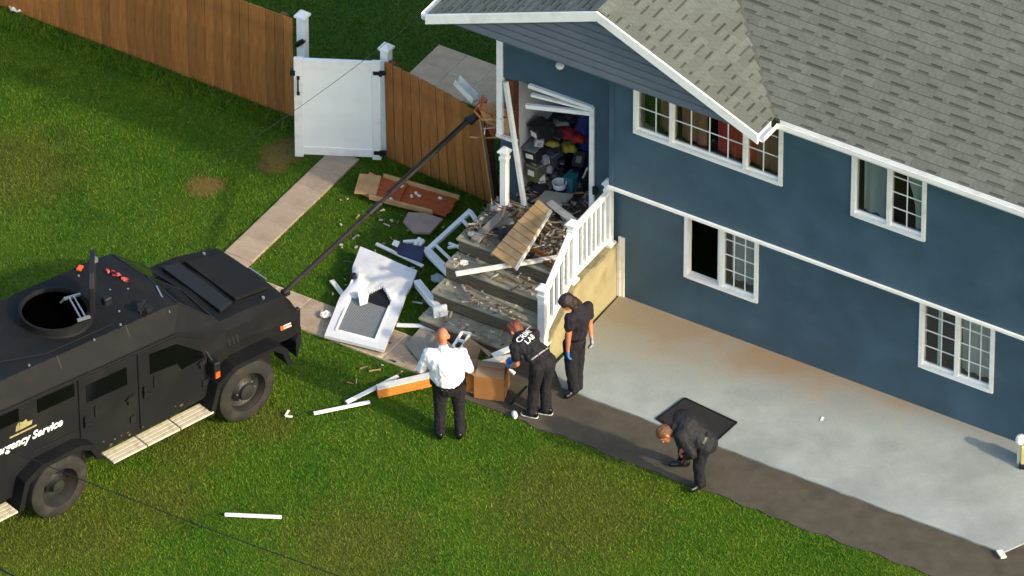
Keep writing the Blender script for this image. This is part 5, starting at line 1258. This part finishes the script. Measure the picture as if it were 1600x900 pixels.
def person(label, base, J, mats, opt):
    """J: joints; builds body (one mesh) and clothing children"""
    P = {k: W(v) for k, v in J.items()}
    root = thing('person', label, 'person', base)
    fw = W(opt['face']).normalized(); up = W(opt.get('headup', (0, 0, 1))).normalized(); sd = fw.cross(up).normalized(); up = sd.cross(fw)
    k = opt.get('fat', 1.0); B = []
    # torso
    ch, pv, nk = P['chest'], P['pelvis'], P['neck']
    tx = (P['shR'] - P['shL']).normalized(); tz = (ch - pv).normalized(); tyv = tz.cross(tx).normalized()
    B += [('e', ch, (tx, tyv, tz), (.165 * k, .105 * k, .17)), ('e', pv, (tx, tyv, tz), (.155 * k, .11 * k, .13)), ('c', pv, ch, .115 * k, .12 * k), ('c', P['shL'], P['shR'], .055, .055)]
    hd = P['head']
    B += [('c', ch + tz * .1, nk, .06, .052), ('c', nk, hd - up * .05, .05, .055)]
    # head with brow, nose, mouth, chin, ears
    B += [('e', hd + up * .022, (sd, fw, up), (.077, .096, .100)), ('e', hd - up * .055 + fw * .022, (sd, fw, up), (.055, .07, .06)), ('c', hd + fw * .092 + up * .005, hd + fw * .108 - up * .03, .010, .014), ('c', hd + fw * .085 - up * .068 - sd * .02, hd + fw * .085 - up * .068 + sd * .02, .009, .009), ('c', hd + fw * .084 + up * .03 - sd * .04, hd + fw * .084 + up * .03 + sd * .04, .012, .012)]
    for s in (-1, 1): B.append(('e', hd + sd * s * .082 - fw * .008, (sd, fw, up), (.016, .024, .038)))
    hands = {}
    for S in 'LR':
        sh, el, wr = P['sh' + S], P['el' + S], P['wr' + S]
        B += [('c', sh, el, .052 * (.6 + .4 * k), .042), ('c', el, wr, .041, .028)]
        pd = (W(opt['hand' + S]) if 'hand' + S in opt else (wr - el)).normalized()
        sdh = pd.cross(W(opt.get('palm' + S, (0, 1, 0)))).normalized(); pn = sdh.cross(pd); H = []
        pm = wr + pd * .085
        for j in range(4): H.append(('c', wr + pd * .01 + sdh * (.008 * (j - 1.5)), pm + sdh * .021 * (j - 1.5), .016, .0125))
        for j, ln in enumerate((.066, .076, .072, .056)):
            a = pm + sdh * .0215 * (j - 1.5); c_ = opt.get('curl', .5); d1 = (pd * math.cos(c_) + pn * math.sin(c_)); d2 = (pd * math.cos(c_ * 2.1) + pn * math.sin(c_ * 2.1))
            H += [('c', a, a + d1 * ln * .55, .0105, .0095), ('c', a + d1 * ln * .55, a + d1 * ln * .55 + d2 * ln * .5, .0095, .008)]
        tb = wr + pd * .03 - sdh * .03; td = (pd * .7 - sdh * .6 + pn * .4).normalized()
        H += [('c', wr + pd * .02 - sdh * .012, tb, .016, .013), ('c', tb, tb + td * .035, .0125, .0105), ('c', tb + td * .035, tb + td * .035 + pd * .028, .0105, .009)]
        hands[S] = H; B += H
        hp, kn, an, to = P['hip' + S], P['kn' + S], P['an' + S], P['to' + S]
        B += [('c', hp, kn, .078 * (.5 + .5 * k), .055), ('c', kn, kn.lerp(an, .35), .052, .052), ('c', kn.lerp(an, .35), an, .052, .036), ('c', an + Vector((0, 0, -.03)), to, .035, .026)]
    skin_mesh('body', B, mats['skin'], root, .0085, 3)
    g = .018
    # trousers
    T = [('e', pv, (tx, tyv, tz), (.172 * k, .128 * k, .125)), ('c', pv - tz * .02, pv + tz * .07, .135 * k, .13 * k)]
    for S in 'LR':
        hp, kn, an = P['hip' + S], P['kn' + S], P['an' + S]
        T += [('c', hp, kn, .078 * (.5 + .5 * k) + .022, .078), ('c', kn, an + Vector((0, 0, .02)), .075, .068), ('c', kn.lerp(an, .93), an + Vector((0, 0, .0)), .07, .066)]
    trs = skin_mesh('trousers', T, mats['trousers'], root, .011, 4, .010)
    # shirt
    Sx = [('e', ch, (tx, tyv, tz), (.185 * k, .125 * k, .185)), ('c', pv + tz * opt.get('hem', .10), ch, .142 * k, .142 * k), ('e', pv.lerp(ch, .4), (tx, tyv, tz), (.175 * k, .13 * k, .18)), ('c', P['shL'] - tz * .01, P['shR'] - tz * .01, .07, .07), ('c', ch + tz * .12, nk - (nk - ch).normalized() * .015, .085, .06)]
    Sx += opt.get('extra_shirt', [])
    for S in 'LR':
        sh, el, wr = P['sh' + S], P['el' + S], P['wr' + S]
        f = opt.get('sleeve', .6)
        if f <= 1: Sx.append(('c', sh, sh.lerp(el, f), .075 * (.55 + .45 * k), .064))
        else: Sx += [('c', sh, el, .078 * (.55 + .45 * k) * opt.get('arm', 1), .062), ('c', el, el.lerp(wr, f - 1), .060, .046), ('c', sh, pv.lerp(ch, .7) + (sh - ch) * .55, .075, .10 * k)]
    shirt = skin_mesh(opt.get('top', 'shirt'), Sx, mats['shirt'], root, .010, 4, opt.get('fold', .012))
    for S in 'LR':
        an, to = P['an' + S], P['to' + S]; d = (to - an); d.z = 0; d.normalize(); heel = Vector((an.x, an.y, to.z)) - d * .05
        skin_mesh('shoe', [('c', heel + Vector((0, 0, .012)), to + Vector((0, 0, .01)), .04, .042), ('c', heel + Vector((0, 0, .05)), heel.lerp(to, .6) + Vector((0, 0, .03)), .042, .036)], mats['shoe'], root, .009, 2)
        if 'sole' in mats:
            sl_ = skin_mesh('shoe_sole', [('c', heel, to, .036, .044)], mats['sole'], root, .01, 2)
            for v in sl_.data.vertices:
                lo = min(heel.z, to.z) - .03; v.co.z = max(lo, min(v.co.z, lo + .028))
                c = heel.lerp(to, .5); v.co.x = c.x + (v.co.x - c.x) * 1.12; v.co.y = c.y + (v.co.y - c.y) * 1.12
        if 'glove' + S in mats: skin_mesh('glove', [(p[0], p[1], p[2], p[3] + .005, p[4] + .005) for p in hands[S]], mats['glove' + S], root, .007, 2)
    # eyes
    for s in (-1, 1): MB().lathe([(0, .011), (.008, .007), (.011, 0), (.008, -.007), (0, -.011)], 8, Matrix.Translation(hd + fw * .083 + sd * s * .032 + up * .008)).build('eye', mats['eye'], root, True)
    bc = pv + tz * opt.get('belt', .105); ring = [bc + tx * (.158 * k + .012) * math.cos(a) + tyv * (.128 * k + .012) * math.sin(a) for a in np.linspace(0, 2 * math.pi, 25)]
    bb = MB()
    for i in range(24): bb.bar(ring[i], ring[i + 1], .010, opt.get('beltw', .035), up=tz)
    bb.build('belt', mats.get('belt', mats['shoe']), root)
    for q_ in opt.get('pouch', []): MB().box(bc + tx * q_[0] * k + tyv * q_[1] * k - tz * .03, (.05, .06, .1), Matrix((tx, tyv, tz)).transposed()).build('belt_pouch', mats['shoe'], root, bevel=.008)
    hr = opt.get('hair', 'short')
    if hr != 'bald':
        Hh = [('e', hd + up * .038 - fw * .012, (sd, fw, up), (.086, .102, .105)), ('e', hd - fw * .045 - up * .01, (sd, fw, up), (.078, .065, .085))]
        if hr == 'bun': Hh += [('e', hd - fw * .085 + up * .075, (sd, fw, up), (.05, .05, .045)), ('e', hd - fw * .05 - up * .04, (sd, fw, up), (.07, .055, .06))]
        if hr == 'fringe': Hh += [('e', hd + fw * .02 + up * .055, (sd, fw, up), (.09, .085, .07)), ('e', hd - fw * .055 - up * .05, (sd, fw, up), (.085, .06, .09)), ('c', hd - fw * .075 - up * .03, hd - fw * .10 - up * .17, .05, .03), ('c', hd + sd * .075 + up * .02, hd + sd * .08 - up * .09, .03, .02), ('c', hd - sd * .075 + up * .02, hd - sd * .08 - up * .09, .03, .02)]
        ho = skin_mesh('hair', Hh, mats['hair'], root, .009, 2, .011)
        bm = bmesh.new(); bm.from_mesh(ho.data)   # open the face
        fl = [f for f in bm.faces if (f.calc_center_median() - hd).dot(fw) > .05 and (f.calc_center_median() - hd).dot(up) < .045 + .2 * ((f.calc_center_median() - hd).dot(sd)) ** 1]
        bmesh.ops.delete(bm, geom=fl, context='FACES'); bm.to_mesh(ho.data); bm.free()
    return root, P, shirt
M_sk1 = mat('skin_fair', (190, 130, 100), .55, .06, 9); M_sk2 = mat('skin_warm', (186, 116, 80), .55, .06, 9)
M_eye = mat('eye_dark', (30, 24, 22), .3)
M_wsh = mat('white_shirt', (228, 230, 236), .75, .04, 5, .5, 9)
M_btr = mat('black_trousers', (20, 20, 25), .85, .2, 6, .4, 9); M_bts = mat('black_tshirt', (25, 22, 30), .85, .2, 6, .4, 10)
M_suit = mat('black_suit', (21, 23, 29), .75, .2, 5, .4, 9); M_shoe = mat('black_shoe', (14, 14, 16), .35)
M_h1 = mat('dark_brown_hair', (40, 30, 26), .6, .3, 30, .4, 60); M_h2 = mat('auburn_hair', (106, 58, 44), .6, .3, 30, .4, 60); M_h3 = mat('brown_hair', (96, 66, 44), .6, .3, 30, .4, 60)
M_sole = mat('white_sole', (220, 218, 210), .6); M_gl = mat('blue_glove', (64, 120, 190), .5, .1); M_glw = mat('pale_glove', (150, 152, 156), .5, .1)

# officer in white shirt, seen from behind
base = at(704, 682, .0)
person('heavy bald person in white shirt and black trousers standing with back turned', base, dict(
    pelvis=(-.03, 0, .90), chest=(-.06, -.03, 1.27), neck=(-.09, .01, 1.49), head=(-.10, .05, 1.62), shL=(-.28, -.02, 1.40), shR=(.15, -.02, 1.40),
    elL=(-.38, .04, 1.10), wrL=(-.22, .30, 1.08), elR=(.24, .04, 1.10), wrR=(.08, .30, 1.08), hipL=(-.13, 0, .88), hipR=(.08, 0, .88),
    knL=(-.14, .02, .48), anL=(-.14, -.02, .09), toL=(-.15, .13, .035), knR=(.11, .03, .48), anR=(.13, -.02, .09), toR=(.17, .12, .035)),
    dict(skin=M_sk2, trousers=M_btr, shirt=M_wsh, shoe=M_shoe, eye=M_eye), dict(face=(-.1, 1, -.12), fat=1.3, arm=.8, hair='bald', sleeve=1.55, hem=.08, belt=.04, pouch=[(.165, .0), (-.165, .02)]))
# technician bending over the wreckage
base = at(839, 650, .0)
r2, P2, shirt2 = person('person in black lab shirt bending over the carton with white-soled shoes', base, dict(
    pelvis=(.09, .05, .86), chest=(-.14, .20, 1.06), neck=(-.24, .27, 1.13), head=(-.285, .34, 1.16), shL=(-.29, .10, 1.06), shR=(-.04, .36, 1.08),
    elL=(-.26, .10, .80), wrL=(-.33, .22, .66), elR=(-.16, .46, .82), wrR=(-.30, .40, .66), hipL=(.00, -.03, .83), hipR=(.15, .1, .83),
    knL=(-.04, .02, .46), anL=(-.07, -.04, .10), toL=(-.16, -.0, .045), knR=(.11, .12, .46), anR=(.12, .02, .10), toR=(.05, .04, .045)),
    dict(skin=M_sk1, trousers=M_btr, shirt=M_bts, shoe=M_shoe, sole=M_sole, hair=M_h2, eye=M_eye, gloveL=M_gl, gloveR=M_gl, belt=M_glw), dict(pouch=[(.15, .06)], beltw=.018, belt=.115, face=(-.7, .35, -.75), headup=(-.5, .4, .75), hair='bun', sleeve=.6, hem=.10, fat=1.02, curl=.8))
# lettering across the upper back
def back_text(lines, shirt, root, P, size):
    bpy.context.view_layer.update()
    tx = (P['shR'] - P['shL']).normalized(); dn = (P['pelvis'] - P['chest']).normalized(); nrm = dn.cross(tx).normalized()
    if nrm.z < 0: nrm = -nrm
    ri = dn.cross(nrm).normalized()
    if ri.dot(CR) < 0: ri = -ri
    dn = (dn - nrm * dn.dot(nrm)).normalized()
    bvh = BVHTree.FromPolygons([v.co for v in shirt.data.vertices], [tuple(p.vertices) for p in shirt.data.polygons])
    for i, (tx_, sc) in enumerate(lines):
        me = text_mesh(tx_, size * sc, 0, .0012); xs = [v.co.x for v in me.vertices]; cx = (min(xs) + max(xs)) / 2
        bm = bmesh.new(); bm.from_mesh(me); bmesh.ops.triangulate(bm, faces=bm.faces); bmesh.ops.subdivide_edges(bm, edges=[e for e in bm.edges if e.calc_length() > .02], cuts=1); bm.to_mesh(me); bm.free()
        o_ = P['chest'] - dn * (.065 - .088 * i)
        for v in me.vertices:
            q = o_ + ri * (v.co.x - cx) - dn * v.co.y
            h = bvh.ray_cast(q + nrm * .5, -nrm)
            v.co = (h[0] if h[0] is not None else q + nrm * .14) + nrm * .004
        me.materials.clear(); me.materials.append(mat('white_print', (226, 226, 226), .7, .02)); link('back_print', me, root)
back_text([('CRIME', .098), ('LAB', .098)], shirt2, r2, P2, 1.0)
belt = P2['pelvis'] + (P2['chest'] - P2['pelvis']).normalized() * .13
# technician standing
base = at(895, 614, .015)
person('slim person in black tee with one blue glove standing beside the stair wall', base, dict(
    pelvis=(.02, 0, .88), chest=(.09, .02, 1.23), neck=(.03, .0, 1.44), head=(-.07, -.03, 1.53), shL=(-.04, -.12, 1.34), shR=(.19, .10, 1.36),
    elL=(-.06, -.12, 1.06), wrL=(-.07, -.12, .80), elR=(.22, .12, 1.08), wrR=(.24, .02, .92), hipL=(-.04, -.03, .86), hipR=(.07, .05, .86),
    knL=(-.03, -.04, .47), anL=(.01, -.04, .09), toL=(-.08, -.12, .035), knR=(.07, .05, .47), anR=(.06, .03, .09), toR=(-.02, -.04, .035)),
    dict(skin=M_sk2, trousers=M_btr, shirt=M_bts, shoe=M_shoe, hair=M_h1, eye=M_eye, gloveL=M_gl, gloveR=M_glw), dict(face=(-.75, -.45, -.6), headup=(-.45, -.2, .8), hair='fringe', sleeve=.55, hem=.02, fat=.92, palmL=(.8, .3, 0), palmR=(-.8, -.3, 0)))
# investigator stooping on the walkway
base = at(1091, 764, .015)
r4, P4, s4 = person('person in black suit stooping low on the walkway in front of the mat', base, dict(
    pelvis=(.07, .06, .74), chest=(-.16, .10, .98), neck=(-.34, .04, .97), head=(-.43, .0, .91), shL=(-.24, -.08, .95), shR=(-.24, .26, 1.02),
    elL=(-.08, -.16, .70), wrL=(-.17, -.02, .55), elR=(-.30, .34, .74), wrR=(-.22, .14, .56), hipL=(.06, -.02, .72), hipR=(.05, .14, .72),
    knL=(.00, -.04, .42), anL=(.02, .0, .09), toL=(-.09, -.07, .035), knR=(-.19, .36, .44), anR=(-.19, .47, .10), toR=(-.34, .47, .035)),
    dict(skin=M_sk2, trousers=M_suit, shirt=M_suit, shoe=M_shoe, hair=M_h3, eye=M_eye), dict(face=(-.55, -.35, -.8), headup=(-.8, .0, .5), hair='short', sleeve=1.85, hem=-.02, fat=1.16, top='suit_jacket', curl=.9,
    extra_shirt=[]))
w4 = P4['wrL']; MB().lathe([(.036, -.012), (.040, 0), (.036, .012), (.033, 0), (.036, -.012)], 14, Matrix.Translation(w4) @ (P4['wrL'] - P4['elL']).to_track_quat('Z', 'Y').to_matrix().to_4x4()).build('wrist_watch', M_chrome, r4, True)
ph = thing('mobile_phone', 'dark mobile phone held by the stooping person in suit', 'phone', Vector(r4.location) + W((-.22, .04, .50))); MB().box((0, 0, 0), (.075, .15, .01), Matrix.Rotation(.5, 3, 'X')).build('casing', M_black, ph, bevel=.003); MB().box((0, -.0, .008), (.066, .135, .002), Matrix.Rotation(.5, 3, 'X')).build('screen', M_tglass, ph)
